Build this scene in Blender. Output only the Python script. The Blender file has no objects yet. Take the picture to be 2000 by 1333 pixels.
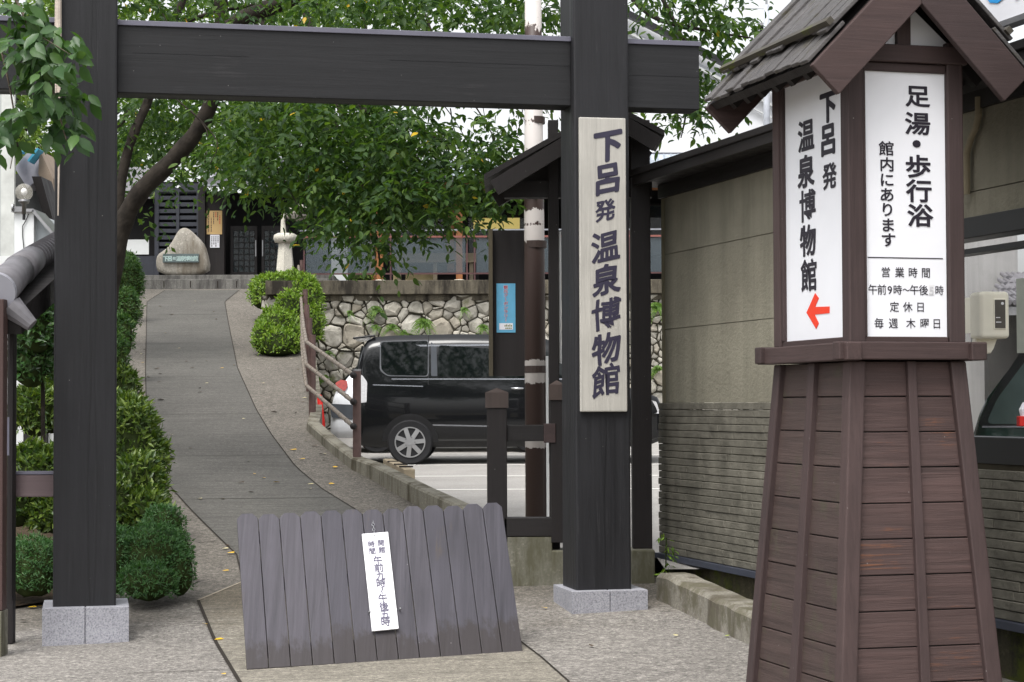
import bpy, bmesh, math, random
import numpy as np
from mathutils import Vector as V, Matrix, noise as mnoise
C = bpy.context.scene.collection
rnd = random.Random(7)
rng = np.random.default_rng(11)

# ------------------------------------------------------------------ camera, sky, sun, exposure
F = 3800.0
PITCH = math.atan((792 - 666.5) / F)
ROLL = math.radians(-0.22)
CAMZ = 1.6
cam_d = bpy.data.cameras.new('camera'); cam = bpy.data.objects.new('camera', cam_d); C.objects.link(cam)
CR = Matrix.Rotation(math.pi / 2 + PITCH, 3, 'X') @ Matrix.Rotation(ROLL, 3, 'Z')
cam.location = (0, 0, CAMZ); cam.rotation_euler = CR.to_euler()
cam_d.sensor_width = 36; cam_d.lens = 36 * F / 2000; cam_d.clip_end = 2000
bpy.context.scene.camera = cam
W = bpy.data.worlds.new('World'); bpy.context.scene.world = W; W.use_nodes = True
wn = W.node_tree; wn.nodes.clear()
sky = wn.nodes.new('ShaderNodeTexSky'); sky.sky_type = 'NISHITA'; sky.sun_disc = False
SUN_EL, SUN_AZ = math.radians(62), math.radians(205)
sky.sun_elevation = SUN_EL; sky.sun_rotation = SUN_AZ; sky.dust_density = 4.0; sky.air_density = 1.0
hs = wn.nodes.new('ShaderNodeHueSaturation'); hs.inputs['Saturation'].default_value = 0.14
bg = wn.nodes.new('ShaderNodeBackground'); bg.inputs['Strength'].default_value = 0.15
wo = wn.nodes.new('ShaderNodeOutputWorld')
wn.links.new(sky.outputs[0], hs.inputs['Color']); wn.links.new(hs.outputs[0], bg.inputs[0]); wn.links.new(bg.outputs[0], wo.inputs[0])
sd = bpy.data.lights.new('sun', 'SUN'); sd.energy = 1.0; sd.angle = math.radians(25); sd.color = (1, 0.97, 0.92)
so = bpy.data.objects.new('sun', sd); C.objects.link(so)
_sv = V((math.sin(SUN_AZ) * math.cos(SUN_EL), math.cos(SUN_AZ) * math.cos(SUN_EL), math.sin(SUN_EL)))
so.rotation_euler = _sv.to_track_quat('Z', 'Y').to_euler(); so.location = _sv * 40
vs = bpy.context.scene.view_settings
vs.view_transform = 'Standard'; vs.look = 'None'; vs.gamma = 1; vs.exposure = 1.0

# ------------------------------------------------------------------ from photograph pixels to points in the place
CAM = V((0, 0, CAMZ))
def U(px, py, Y):
    d = CR @ V(((px - 1000) / F, -(py - 666.5) / F, -1.0))
    return CAM + d * (Y / d.y)
GP = [(-60, -.25), (8, -.05), (13.2, 0), (15, .12), (17, .28), (19, .5), (22.5, .86), (26, 1.29), (28, 1.55), (33.4, 2.3), (40, 3.3), (46.5, 4.41), (80, 4.41)]
def gz(X, Y):
    z = float(np.interp(Y, [p[0] for p in GP], [p[1] for p in GP]))
    fade = min(1, max(0, (21 - Y) / 5))
    return z + .02 * (min(4, max(-4, X)) + 2.9) * fade
def lotz(Y): return .365 + .0296 * (Y - 15)
def G(px, py, f=gz, y0=6.0, y1=60.0):
    d = CR @ V(((px - 1000) / F, -(py - 666.5) / F, -1.0))
    Y = y0
    while Y < y1:
        p = CAM + d * (Y / d.y)
        if p.z <= f(p.x, Y): return p
        Y += .02
    return CAM + d * (y1 / d.y)
def GL(px, py): return G(px, py, lambda x, y: lotz(y))

# ------------------------------------------------------------------ objects
XF = {}
def thing(name, label, cat, loc=(0, 0, 0), rotz=0, group=None):
    o = bpy.data.objects.new(name, None); C.objects.link(o); o.empty_display_size = .2
    o.location = loc; o.rotation_euler = (0, 0, rotz); o['label'] = label; o['category'] = cat
    if group: o['group'] = group
    XF[o] = Matrix.Translation(V(loc)) @ Matrix.Rotation(rotz, 4, 'Z')
    return o
def tag(o, label=None, cat=None, group=None, kind=None):
    if label: o['label'] = label
    if cat: o['category'] = cat
    if group: o['group'] = group
    if kind: o['kind'] = kind
    return o

class MB:
    def __init__(s): s.v = []; s.f = []
    def add(s, vs, fs):
        n = len(s.v); s.v += [V(p) for p in vs]; s.f += [tuple(i + n for i in f) for f in fs]; return s
    def box(s, a, b):
        x0, y0, z0 = a; x1, y1, z1 = b
        return s.add([(x0,y0,z0),(x1,y0,z0),(x1,y1,z0),(x0,y1,z0),(x0,y0,z1),(x1,y0,z1),(x1,y1,z1),(x0,y1,z1)],
                     [(3,2,1,0),(4,5,6,7),(0,1,5,4),(1,2,6,5),(2,3,7,6),(3,0,4,7)])
    def frustum(s, lo, hi):            # four lower corners, four upper corners (counter-clockwise)
        return s.add(list(lo) + list(hi), [(3,2,1,0),(4,5,6,7),(0,1,5,4),(1,2,6,5),(2,3,7,6),(3,0,4,7)])
    def bar(s, p, q, w, h, up=(0, 0, 1)):
        p, q, up = V(p), V(q), V(up); d = (q - p).normalized(); r = d.cross(up)
        if r.length < 1e-4: r = d.cross(V((0, 1, 0)))
        r.normalize(); u = r.cross(d)
        a = [p - r*w/2 - u*h/2, p + r*w/2 - u*h/2, p + r*w/2 + u*h/2, p - r*w/2 + u*h/2]
        b = [k + (q - p) for k in a]
        return s.add(a + b, [(0,1,2,3),(7,6,5,4),(1,0,4,5),(2,1,5,6),(3,2,6,7),(0,3,7,4)])
    def slab(s, pts, vec):
        pts = [V(p) for p in pts]; vec = V(vec); n = len(pts)
        nrm = V((0, 0, 0))
        for i in range(n): nrm += (pts[i] - pts[0]).cross(pts[(i+1) % n] - pts[0])
        if nrm.dot(vec) > 0: pts = pts[::-1]
        return s.add(pts + [p + vec for p in pts], [tuple(range(n)), tuple(range(2*n-1, n-1, -1))] + [((i+1) % n, i, n+i, n+(i+1) % n) for i in range(n)])
    def tube(s, pts, rad, n=10, cap=True):
        pts = [V(p) for p in pts]
        if not hasattr(rad, '__len__'): rad = [rad] * len(pts)
        vs = []; fs = []; r0 = None
        for i, p in enumerate(pts):
            d = (pts[min(i+1, len(pts)-1)] - pts[max(i-1, 0)]).normalized()
            if r0 is None:
                r0 = d.cross(V((0, 0, 1)))
                if r0.length < .05: r0 = d.cross(V((0, 1, 0)))
            r0 = (r0 - d * r0.dot(d)).normalized(); u = d.cross(r0)
            vs += [p + (r0*math.cos(2*math.pi*k/n) + u*math.sin(2*math.pi*k/n)) * rad[i] for k in range(n)]
        for i in range(len(pts)-1):
            fs += [(i*n+k, i*n+(k+1) % n, (i+1)*n+(k+1) % n, (i+1)*n+k) for k in range(n)]
        if cap: fs += [tuple(range(n-1, -1, -1)), tuple(range((len(pts)-1)*n, len(pts)*n))]
        return s.add(vs, fs)
    def lathe(s, prof, c, axis='z', n=24):
        c = V(c); vs = []; fs = []
        for r, z in prof:
            for k in range(n):
                a = 2*math.pi*k/n; x, y = r*math.cos(a), r*math.sin(a)
                vs.append(c + (V((x, y, z)) if axis == 'z' else V((x, z, -y)) if axis == 'y' else V((z, x, y))))
        for i in range(len(prof)-1):
            fs += [(i*n+k, i*n+(k+1) % n, (i+1)*n+(k+1) % n, (i+1)*n+k) for k in range(n)]
        fs += [tuple(range(n-1, -1, -1)), tuple(range((len(prof)-1)*n, len(prof)*n))]
        return s.add(vs, fs)
    def ball(s, c, r, n=14):
        pr = [(max(1e-3, math.sin(math.pi*i/n)) , -math.cos(math.pi*i/n)) for i in range(n+1)]
        rx = r if hasattr(r, '__len__') else (r, r, r)
        m = MB().lathe(pr, (0, 0, 0), 'z', 18)
        return s.add([(p.x*rx[0]+c[0], p.y*rx[1]+c[1], p.z*rx[2]+c[2]) for p in m.v], m.f)
    def build(s, name, mat, parent=None, world=False, smooth=False, bevel=0, seg=2, kind=None):
        me = bpy.data.meshes.new(name)
        vs = s.v
        if world and parent is not None:
            inv = XF[parent].inverted(); vs = [inv @ p for p in vs]
        me.from_pydata([tuple(p) for p in vs], [], s.f); me.materials.append(mat); me.update()
        o = bpy.data.objects.new(name, me); C.objects.link(o)
        if parent is not None: o.parent = parent; XF[o] = XF[parent]
        else: XF[o] = Matrix.Identity(4)
        if smooth: me.polygons.foreach_set('use_smooth', [True] * len(me.polygons))
        if bevel:
            b = o.modifiers.new('bevel', 'BEVEL'); b.width = bevel; b.segments = seg; b.limit_method = 'ANGLE'; b.angle_limit = math.radians(40)
        if kind: o['kind'] = kind
        return o

def rebase(o, base):                   # put a world-built single mesh thing's origin at its base
    base = V(base)
    o.data.transform(Matrix.Translation(-base)); o.location = base; XF[o] = Matrix.Translation(base); return o

# ------------------------------------------------------------------ materials
def S(r, g, b):
    f = lambda c: (c/255/12.92) if c/255 <= .04045 else ((c/255+.055)/1.055)**2.4
    return (f(r), f(g), f(b), 1)
def sc(c, k): return (c[0]*k, c[1]*k, c[2]*k, 1)
class NT:
    def __init__(s, name):
        m = bpy.data.materials.new(name); m.use_nodes = True; s.m = m; s.t = m.node_tree; s.n = s.t.nodes
        s.p = s.n['Principled BSDF']; s.out = s.n['Material Output']
    def N(s, t, **k):
        n = s.n.new('ShaderNode' + t)
        for a, b in k.items():
            if hasattr(n, a): setattr(n, a, b)
            else: n.inputs[a].default_value = b
        return n
    def L(s, a, b): s.t.links.new(a, b)
    def coord(s, scale=(1, 1, 1), kind='Object', rot=(0, 0, 0)):
        tc = s.N('TexCoord'); mp = s.N('Mapping'); mp.inputs['Scale'].default_value = scale; mp.inputs['Rotation'].default_value = rot
        s.L(tc.outputs[kind], mp.inputs['Vector']); return mp.outputs[0]
    def noise(s, co, scale, detail=4, rough=.55, dist=0):
        n = s.N('TexNoise'); n.inputs['Scale'].default_value = scale; n.inputs['Detail'].default_value = detail
        n.inputs['Roughness'].default_value = rough; n.inputs['Distortion'].default_value = dist
        s.L(co, n.inputs['Vector']); return n.outputs['Fac']
    def ramp(s, fac, stops):
        r = s.N('ValToRGB'); e = r.color_ramp.elements
        while len(e) < len(stops): e.new(.5)
        for k, (p, c) in zip(e, stops): k.position = p; k.color = c
        s.L(fac, r.inputs[0]); return r.outputs[0]
    def mix(s, fac, a, b, mode='MIX'):
        m = s.N('Mix', data_type='RGBA', blend_type=mode)
        if isinstance(fac, (int, float)): m.inputs[0].default_value = fac
        else: s.L(fac, m.inputs[0])
        for i, x in ((6, a), (7, b)):
            if isinstance(x, tuple): m.inputs[i].default_value = x
            else: s.L(x, m.inputs[i])
        return m.outputs[2]
    def math(s, op, a, b=0.0):
        m = s.N('Math', operation=op)
        for i, x in ((0, a), (1, b)):
            if isinstance(x, (int, float)): m.inputs[i].default_value = x
            else: s.L(x, m.inputs[i])
        return m.outputs[0]
    def bump(s, h, st=.3, dist=.01):
        b = s.N('Bump'); b.inputs['Strength'].default_value = st; b.inputs['Distance'].default_value = dist
        s.L(h, b.inputs['Height']); s.L(b.outputs[0], s.p.inputs['Normal'])
    def col(s, c):
        if isinstance(c, tuple): s.p.inputs['Base Color'].default_value = c
        else: s.L(c, s.p.inputs['Base Color'])
    def set(s, rough=.6, spec=.4, metal=0):
        s.p.inputs['Roughness'].default_value = rough; s.p.inputs['Specular IOR Level'].default_value = spec; s.p.inputs['Metallic'].default_value = metal

def plain(name, c, rough=.6, spec=.4, metal=0, var=.15, scale=6, bump=0, bscale=60, coat=0):
    t = NT(name); co = t.coord(); n = t.noise(co, scale, 5)
    t.col(t.ramp(n, [(.3, sc(c, 1-var)), (.7, sc(c, 1+var))])); t.set(rough, spec, metal)
    if bump: t.bump(t.noise(co, bscale, 4), bump, .01)
    if coat: t.p.inputs['Coat Weight'].default_value = coat; t.p.inputs['Coat Roughness'].default_value = .03
    return t.m
def wood(name, c, axis='z', var=.35, rough=.6, grain=28, worn=None, bump=.35, spec=.35, moss=None, foot=None):
    t = NT(name); s1 = [grain] * 3; s2 = [7] * 3
    for ax in axis: a = 'xyz'.index(ax); s1[a] = grain * .035; s2[a] = .5
    n1 = t.noise(t.coord(tuple(s1)), .7, 9, .74, .5); n2 = t.noise(t.coord(tuple(s2)), 1, 4, .6, .8); n3 = t.noise(t.coord(), 2.2, 5, .6)
    g = t.ramp(n1, [(.3, sc(c, 1-var)), (.55, c), (.78, sc(c, 1+var))])
    g = t.mix(t.ramp(n2, [(.35, (0,0,0,1)), (.7, (.7,.7,.7,1))]), g, sc(c, 1+var*.7))
    g = t.mix(t.ramp(n3, [(.45, (0,0,0,1)), (.75, (.55,.55,.55,1))]), g, sc(c, .7))
    if worn:
        w = t.ramp(t.math('MULTIPLY', n1, n3), [(.33, (0,0,0,1)), (.42, (1,1,1,1))]); g = t.mix(w, g, worn)
    if moss:
        w = t.ramp(t.noise(t.coord(), 5, 6, .7), [(.56, (0,0,0,1)), (.66, (1,1,1,1))]); g = t.mix(w, g, moss)
    oi = t.N('ObjectInfo'); g = t.mix(1, g, t.ramp(oi.outputs['Random'], [(0, (.86,.86,.87,1)), (1, (1.14,1.12,1.1,1))]), 'MULTIPLY')
    if foot:
        sx = t.N('SeparateXYZ'); t.L(t.coord(), sx.inputs[0])
        st = t.noise(t.coord((16, 16, 3)), 1, 5, .7)
        fm = t.ramp(t.math('ADD', t.math('ADD', t.math('MULTIPLY', sx.outputs['Z'], 4.5), t.math('MULTIPLY', oi.outputs['Random'], .5)), t.math('MULTIPLY', st, -1.5)), [(.0, (.7,)*3+(1,)), (.3, (0,0,0,1))]); g = t.mix(fm, g, foot)
    # small pale flecks
    vo = t.N('TexVoronoi'); vo.inputs['Scale'].default_value = 9; t.L(t.coord(), vo.inputs['Vector'])
    fl = t.ramp(vo.outputs['Distance'], [(.02, (1,1,1,1)), (.035, (0,0,0,1))])
    g = t.mix(t.math('MULTIPLY', fl, .45), g, (.35, .34, .33, 1))
    t.col(g); t.set(rough, spec)
    t.L(t.ramp(n2, [(.3, (rough-.12,)*3+(1,)), (.7, (min(1, rough+.15),)*3+(1,))]), t.p.inputs['Roughness'])
    t.bump(n1, bump, .006); return t.m
def concrete(name, c, speck=0, sscale=220, stain=None, mossc=None, rough=.85, groove=None, var=.22, rear_tone=None, multi=0):
    t = NT(name); co = t.coord()
    n1 = t.noise(co, 1.1, 6, .62); n2 = t.noise(co, 14, 5, .6)
    g = t.ramp(n1, [(.3, sc(c, 1-var)), (.7, sc(c, 1+var))]); g = t.mix(.5, g, t.ramp(n2, [(.3, sc(c, .8)), (.7, sc(c, 1.2))]))
    h = n2
    if speck:
        vo = t.N('TexVoronoi'); vo.inputs['Scale'].default_value = sscale; t.L(co, vo.inputs['Vector'])
        sp = t.ramp(t.noise(co, sscale, 3, .8), [(.36, sc(c, 1-speck)), (.5, c), (.64, sc(c, 1+speck*1.3))])
        g = t.mix(.75, g, sp)
        bw = t.N('RGBToBW'); t.L(vo.outputs['Color'], bw.inputs[0]); h = bw.outputs[0]
        g = t.mix(t.ramp(h, [(.8, (0,0,0,1)), (.86, (.8,.8,.8,1))]), g, sc(c, 1.9))
        g = t.mix(t.ramp(h, [(.12, (.7,.7,.7,1)), (.2, (0,0,0,1))]), g, sc(c, .45))
        g = t.mix(.45, g, t.ramp(n1, [(.3, sc(c, .75)), (.7, sc(c, 1.2))]), 'MIX')
    if groove:
        gr = t.noise(t.coord(groove), 1, 5, .7); g = t.mix(t.ramp(gr, [(.35, (.75,)*3+(1,)), (.5, (0,0,0,1))]), g, sc(c, .62)); h = gr
    if multi:
        for sca, lo_, hi_ in ((11, .8, 1.2), (26, .6, 1.45), (120, .6, 1.5)):
            g = t.mix(multi, g, t.ramp(t.noise(co, sca, 3, .8), [(.34, (lo_,)*3+(1,)), (.5, (1, 1, 1, 1)), (.66, (hi_,)*3+(1,))]), 'MULTIPLY')
    if rear_tone:  # patchy tone, growing darker from the gate line up the ramp
        sy = t.N('SeparateXYZ'); t.L(t.coord(), sy.inputs[0]); dm = t.ramp(t.math('ADD', t.math('DIVIDE', t.math('SUBTRACT', sy.outputs['Y'], 13.2), 2.6), t.math('MULTIPLY', t.math('SUBTRACT', t.noise(co, .8, 6, .65), .4), 2.4)), [(.3, (0,0,0,1)), (.75, (.8,.8,.8,1))]); g = t.mix(dm, g, t.mix(1, g, sc(rear_tone, 1/max(rear_tone[:3])*.56), 'MULTIPLY'))
    if stain:
        st = t.ramp(t.noise(t.coord((2.2, 2.2, .5)), 1.5, 6, .7), [(.45, (0,0,0,1)), (.62, (1,1,1,1))]); g = t.mix(st, g, stain)
    if mossc:
        st = t.ramp(t.noise(co, 3.5, 7, .72), [(.5, (0,0,0,1)), (.62, (1,1,1,1))]); g = t.mix(st, g, mossc)
    t.col(g); t.set(rough, .3); t.bump(h, .35, .004); return t.m
def leafmat(name, cols, trans=.35, rough=.42, spec=.45):
    t = NT(name); ge = t.N('NewGeometry'); r = ge.outputs['Random Per Island']
    k = len(cols); c = t.ramp(r, [(i/max(1, k-1), x) for i, x in enumerate(cols)])
    t.col(c); t.set(rough, spec)
    tr = t.N('BsdfTranslucent'); t.L(t.mix(1, c, (1.5, 1.6, .55, 1), 'MULTIPLY'), tr.inputs[0])
    mx = t.N('MixShader'); mx.inputs[0].default_value = trans
    t.L(t.p.outputs[0], mx.inputs[1]); t.L(tr.outputs[0], mx.inputs[2]); t.L(mx.outputs[0], t.out.inputs[0]); return t.m
def glassy(name, c, alpha=.5, rough=.05, spec=.6):
    t = NT(name); t.col(c); t.set(rough, spec); t.p.inputs['Alpha'].default_value = alpha; return t.m

BLK = wood('charcoal_wood_upright', S(31, 31, 34), 'z', .6, .55, 44, worn=S(54, 53, 55))
BLKX = wood('charcoal_wood_lengthwise', S(31, 31, 33), 'x', .5, .55, 36, worn=S(46, 45, 47))
DRK = wood('black_brown_wood', S(31, 27, 27), 'z', .35, .6, 60)
DRKX = wood('black_brown_wood_lengthwise', S(31, 28, 28), 'x', .35, .6, 60)
BRN = wood('brown_stained_wood', S(68, 55, 54), 'z', .42, .6, 90)
BRNX = wood('brown_stained_rail_wood', S(64, 51, 50), 'x', .42, .6, 90)
BRNY = wood('brown_stained_cross_wood', S(64, 51, 50), 'y', .42, .6, 90)
PLK = wood('brown_plank_wood', S(73, 58, 56), 'x', .65, .62, 52, bump=1.0, worn=S(112, 74, 52))
PLKY = wood('brown_plank_side_wood', S(68, 56, 53), 'y', .55, .62, 52, bump=1.0, moss=S(70, 64, 54))
SHI = wood('weathered_roof_board', S(76, 74, 74), 'x', .9, .55, 46, bump=1.0, moss=S(66, 62, 48))
GRY = wood('grey_barrier_wood', S(70, 68, 75), 'zy', .6, .5, 44, worn=S(86, 78, 72), foot=S(52, 46, 44))
PAL = wood('pale_plaque_wood', S(168, 166, 160), 'z', .28, .7, 70, bump=.6)
TIM = wood('golden_timber', S(150, 100, 62), 'z', .25, .5)
STOP = wood('weathered_timber', S(128, 118, 100), 'x', .35, .8)
gt = NT('speckled_granite'); _c = gt.coord(); gt.col(gt.mix(1, gt.ramp(gt.noise(_c, 85, 3, .8), [(.34, S(112, 112, 120)), (.47, S(150, 150, 157)), (.62, S(168, 168, 174))]), gt.ramp(gt.noise(_c, 4, 4), [(.3, (.85,)*3+(1,)), (.7, (1.05,)*3+(1,))]), 'MULTIPLY')); gt.set(.6, .3)
GRAN = gt.m
FORE = concrete('exposed_aggregate', S(122, 118, 113), .8, 48, var=.3, rear_tone=S(92, 90, 86), multi=1)
PATHM = concrete('brushed_concrete', S(86, 84, 80), .3, 60, groove=(.8, 14, 8), var=.36, multi=.5)
SLABM = concrete('brushed_slab', S(124, 119, 109), .4, 60, groove=(1.0, 16, 8), var=.34, rear_tone=S(84, 80, 74), multi=.8)
LOTM = concrete('parking_concrete', S(150, 147, 143), .08, 90, var=.12)
SOIL = plain('dark_soil', S(64, 54, 42), .95, .1, var=.5, scale=20, bump=.6)
KERB = concrete('mossy_concrete', S(132, 128, 118), .45, 70, stain=S(86, 80, 68), mossc=S(96, 92, 76))
KERBL = concrete('kerb_concrete', S(126, 122, 110), .4, 90, stain=S(78, 72, 58))
FOOT = concrete('footing_concrete', S(120, 118, 108), .3, 60, stain=S(88, 86, 70))
COPE = concrete('stained_coping_concrete', S(92, 86, 74), .2, 60, stain=S(40, 36, 30))
MOSSY = concrete('moss_covered_concrete', S(70, 66, 50), .3, 60, stain=S(36, 34, 26), mossc=S(76, 84, 24))
STEP = concrete('step_stone', S(112, 110, 106), .15, 60, stain=S(74, 72, 70))
JOINT = plain('joint_filler', S(52, 48, 44), .9, .1)
PALEJ = plain('pale_joint', S(160, 150, 134), .9, .1)
WHT = plain('white_panel', S(232, 233, 238), .3, .5, var=.015)
PLAST = plain('white_plaster', S(214, 216, 216), .85, .2, var=.06, scale=3)
INK = plain('dark_ink', S(52, 49, 66), .5, .3, var=.08)
INK2 = plain('black_ink', S(40, 36, 46), .45, .3, var=.05)
INKG = plain('faded_grey_ink', S(150, 148, 160), .6, .2, var=.1)
INKP = plain('soft_purple_ink', S(100, 96, 116), .6, .2, var=.1)
RED = plain('red_arrow_paint', S(232, 62, 34), .45, .4, var=.03)
REDM = plain('red_paint', S(206, 30, 22), .45, .4, var=.08)
METC = plain('painted_metal_cap', S(96, 95, 108), .4, .5, var=.12)
STEEL = plain('galvanised_steel', S(150, 150, 152), .35, .5, .8)
CHROME = plain('bright_metal', S(200, 200, 202), .18, .5, 1, var=.05)
ROPE = plain('pale_rope', S(190, 178, 166), .9, .1, bump=.5)
st_ = NT('olive_stucco'); _c = st_.coord()
_g = st_.ramp(st_.noise(_c, 1.3, 5, .6), [(.3, S(122, 118, 105)), (.7, S(146, 142, 127))])
_g = st_.mix(st_.ramp(st_.noise(st_.coord((5, 5, .35)), 1, 6, .7), [(.45, (0,0,0,1)), (.75, (.4,.4,.4,1))]), _g, S(88, 86, 74))
st_.col(_g); st_.set(.9, .15); st_.bump(st_.noise(_c, 30, 5, .65), .8, .012)
STUC = st_.m
TILEW = plain('split_face_tile', S(104, 101, 92), .9, .15, var=.3, scale=5, bump=.9, bscale=30)
TILEW2 = plain('pale_split_face_tile', S(176, 168, 142), .9, .15, var=.18, scale=9, bump=.9, bscale=30)
ROOFT = plain('grey_roof_tile', S(112, 110, 114), .55, .4, var=.2, scale=10)
ROOFM = plain('grey_metal_roof', S(142, 150, 160), .5, .4, var=.08)
BLACK = plain('black_paint', S(22, 22, 24), .4, .4, var=.15)
DARKIN = plain('dark_interior', S(20, 19, 20), .8, .2)
LOUV = plain('blue_black_louver', S(50, 52, 60), .5, .4, var=.12)
IVORY = plain('ivory_plastic', S(244, 240, 224), .4, .45, var=.04)
CARBLK = plain('black_car_paint', (.005, .0055, .0065, 1), .16, .2, var=.05, coat=.5)
CARWHT = plain('white_car_paint', S(226, 228, 232), .2, .5, var=.02, coat=1)
CARGRN = plain('dark_green_car_paint', (.006, .04, .03, 1), .2, .3, var=.05, coat=.4)
CARGLS = plain('dark_tinted_glass', (.004, .006, .006, 1), .03, .3, var=.0)
RUB = plain('tyre_rubber', S(34, 34, 36), .8, .3, var=.15)
TRIMB = plain('grey_bumper_plastic', S(66, 70, 76), .6, .4)
LAMPR = plain('red_lamp_lens', S(150, 30, 10), .12, .6, var=.25, scale=25)
LAMPC = plain('clear_lamp_lens', S(190, 190, 192), .12, .6, var=.15, scale=40)
STRIM = plain('silver_trim', S(150, 152, 158), .25, .5, .8)
WLINE = plain('white_road_paint', S(226, 224, 218), .8, .2, var=.08, scale=30)
BAMB = plain('brown_bamboo_post', S(88, 68, 64), .5, .4, var=.18, scale=14)
BAMG = plain('grey_bamboo_rail', S(122, 112, 102), .5, .4, var=.2, scale=14)
STONE = plain('field_stone', S(166, 162, 152), .9, .2, var=.28, scale=3.5, bump=.6, bscale=22)
MONU = concrete('monument_stone', S(152, 147, 138), .3, 30, stain=S(118, 110, 98))
LANT = concrete('lantern_stone', S(196, 192, 180), .1, 60, var=.08)
BRONZE = plain('bronze_plate', S(92, 104, 104), .5, .5, .3)
BRONZL = plain('bronze_letters', S(168, 190, 186), .5, .5)
BARK = plain('cherry_bark', S(46, 41, 36), .9, .2, var=.45, scale=9, bump=.9, bscale=24)
BARKP = plain('pale_bark', S(98, 88, 78), .9, .2, var=.4, scale=12, bump=.8, bscale=24)
CARD = plain('tan_card', S(204, 172, 122), .7, .2, var=.05)
PAPER = plain('white_paper', S(226, 226, 232), .7, .2, var=.03)
POST = plain('blue_poster_paper', S(98, 166, 200), .6, .3, var=.08, scale=12)
FROST = glassy('frosted_rail_glass', S(78, 88, 94), .5, .3)
WGLASS = glassy('window_glass', S(70, 80, 84), .3, .02)
CLEAR = glassy('clear_globe_glass', S(226, 222, 210), .22, .03)
BLUETX = plain('blue_letter', S(40, 150, 220), .5, .4, var=.03)
BLUETR = plain('blue_roof_trim', S(64, 150, 180), .5, .4)
L_CH = leafmat('cherry_leaves', [S(38, 60, 34), S(54, 78, 41), S(66, 92, 43), S(45, 69, 45), S(86, 110, 48), S(42, 64, 37)], .42, .55, .25)
L_YEL = leafmat('yellow_leaves', [S(206, 158, 24), S(196, 170, 40), S(170, 130, 40)], .3)
L_AZ = leafmat('azalea_leaves', [S(94, 126, 34), S(120, 152, 44), S(76, 108, 36), S(136, 160, 56), S(66, 92, 34)], .25, .45)
L_AZD = leafmat('dark_azalea_leaves', [S(60, 84, 33), S(84, 106, 42), S(112, 130, 56), S(50, 74, 34), S(74, 98, 40)], .25, .4)
L_JU = leafmat('juniper_sprays', [S(46, 82, 44), S(66, 104, 58), S(58, 98, 46), S(84, 118, 70), S(40, 72, 40)], .25, .55)
L_HE = leafmat('hedge_sprays', [S(54, 84, 40), S(70, 104, 48), S(44, 76, 42), S(88, 112, 50)], .25, .5)
L_CAM = leafmat('glossy_leaves', [S(42, 68, 38), S(58, 90, 48), S(78, 106, 60), S(36, 60, 34)], .2, .25, .6)
L_FAR = leafmat('far_leaves', [S(76, 100, 42), S(96, 124, 50), S(120, 142, 64), S(62, 88, 42)], .35, .5)
L_FERN = leafmat('fern_fronds', [S(84, 118, 44), S(110, 140, 56), S(64, 100, 50)], .3, .5)
FALL_Y = plain('yellow_leaf_litter', S(214, 172, 40), .6, .3, var=.25, scale=40)
FALL_P = plain('pale_leaf_litter', S(190, 180, 140), .7, .3, var=.25, scale=40)
FALL_B = plain('brown_leaf_litter', S(70, 54, 40), .7, .3, var=.3, scale=40)

# ------------------------------------------------------------------ writing
_gc = {}
def glyph(ch, off):
    if (ch, off) in _gc: return _gc[(ch, off)]
    c = bpy.data.curves.new('glyph', 'FONT'); c.body = ch; c.size = 1; c.offset = off; c.resolution_u = 3
    o = bpy.data.objects.new('glyph', c); C.objects.link(o)
    dg = bpy.context.evaluated_depsgraph_get(); dg.update()
    me = o.evaluated_get(dg).to_mesh()
    w = .5 if ord(ch) > 255 else None
    xs = [v.co.x for v in me.vertices] or [0]
    cx = .5 if w else (min(xs)+max(xs))/2
    r = ([(v.co.x - cx, v.co.y - .38) for v in me.vertices], [tuple(p.vertices) for p in me.polygons])
    bpy.data.objects.remove(o); bpy.data.curves.remove(c); _gc[(ch, off)] = r; return r
def write(items, O, ux, uy, off=.02, wide=1.0, shear=0.0, wob=0.0):
    base = min(off, .008); r = max(0, off-base); nrm = V(ux).cross(V(uy)).normalized()
    shifts = [(0, 0)] + ([(r*math.cos(k*math.pi/4), r*math.sin(k*math.pi/4)) for k in range(8)] if r > 0 else [])
    """items: (char, x, y, height[, quarter turn]) in metres on the plane O + x*ux - y*uy"""
    mb = MB(); O, ux, uy = V(O), V(ux), V(uy)
    for k, it in enumerate(items):
        ch, x, y, h = it[:4]; rot = len(it) > 4 and it[4]
        vs, fs = glyph(ch, base)
        bf = {'下': 1.4, '呂': 1.15, '博': .5, '館': .55, '温': .75, '発': .8, '物': .85, '湯': .85}.get(ch, 1)
        for j, (sx, sy) in enumerate(shifts):
            sx *= bf; sy *= bf; out = []
            for a, b in vs:
                if rot: a, b = b, -a
                a += sx; b += sy + shear * a
                if wob:
                    a2 = a + wob*math.sin(7*b + k); b += wob*math.sin(9*a + 2*k); a = a2
                out.append(O + ux*(x + a*h*wide) + uy*(b*h - y) + nrm*j*.00012)
            mb.add(out, fs)
    return mb

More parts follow.
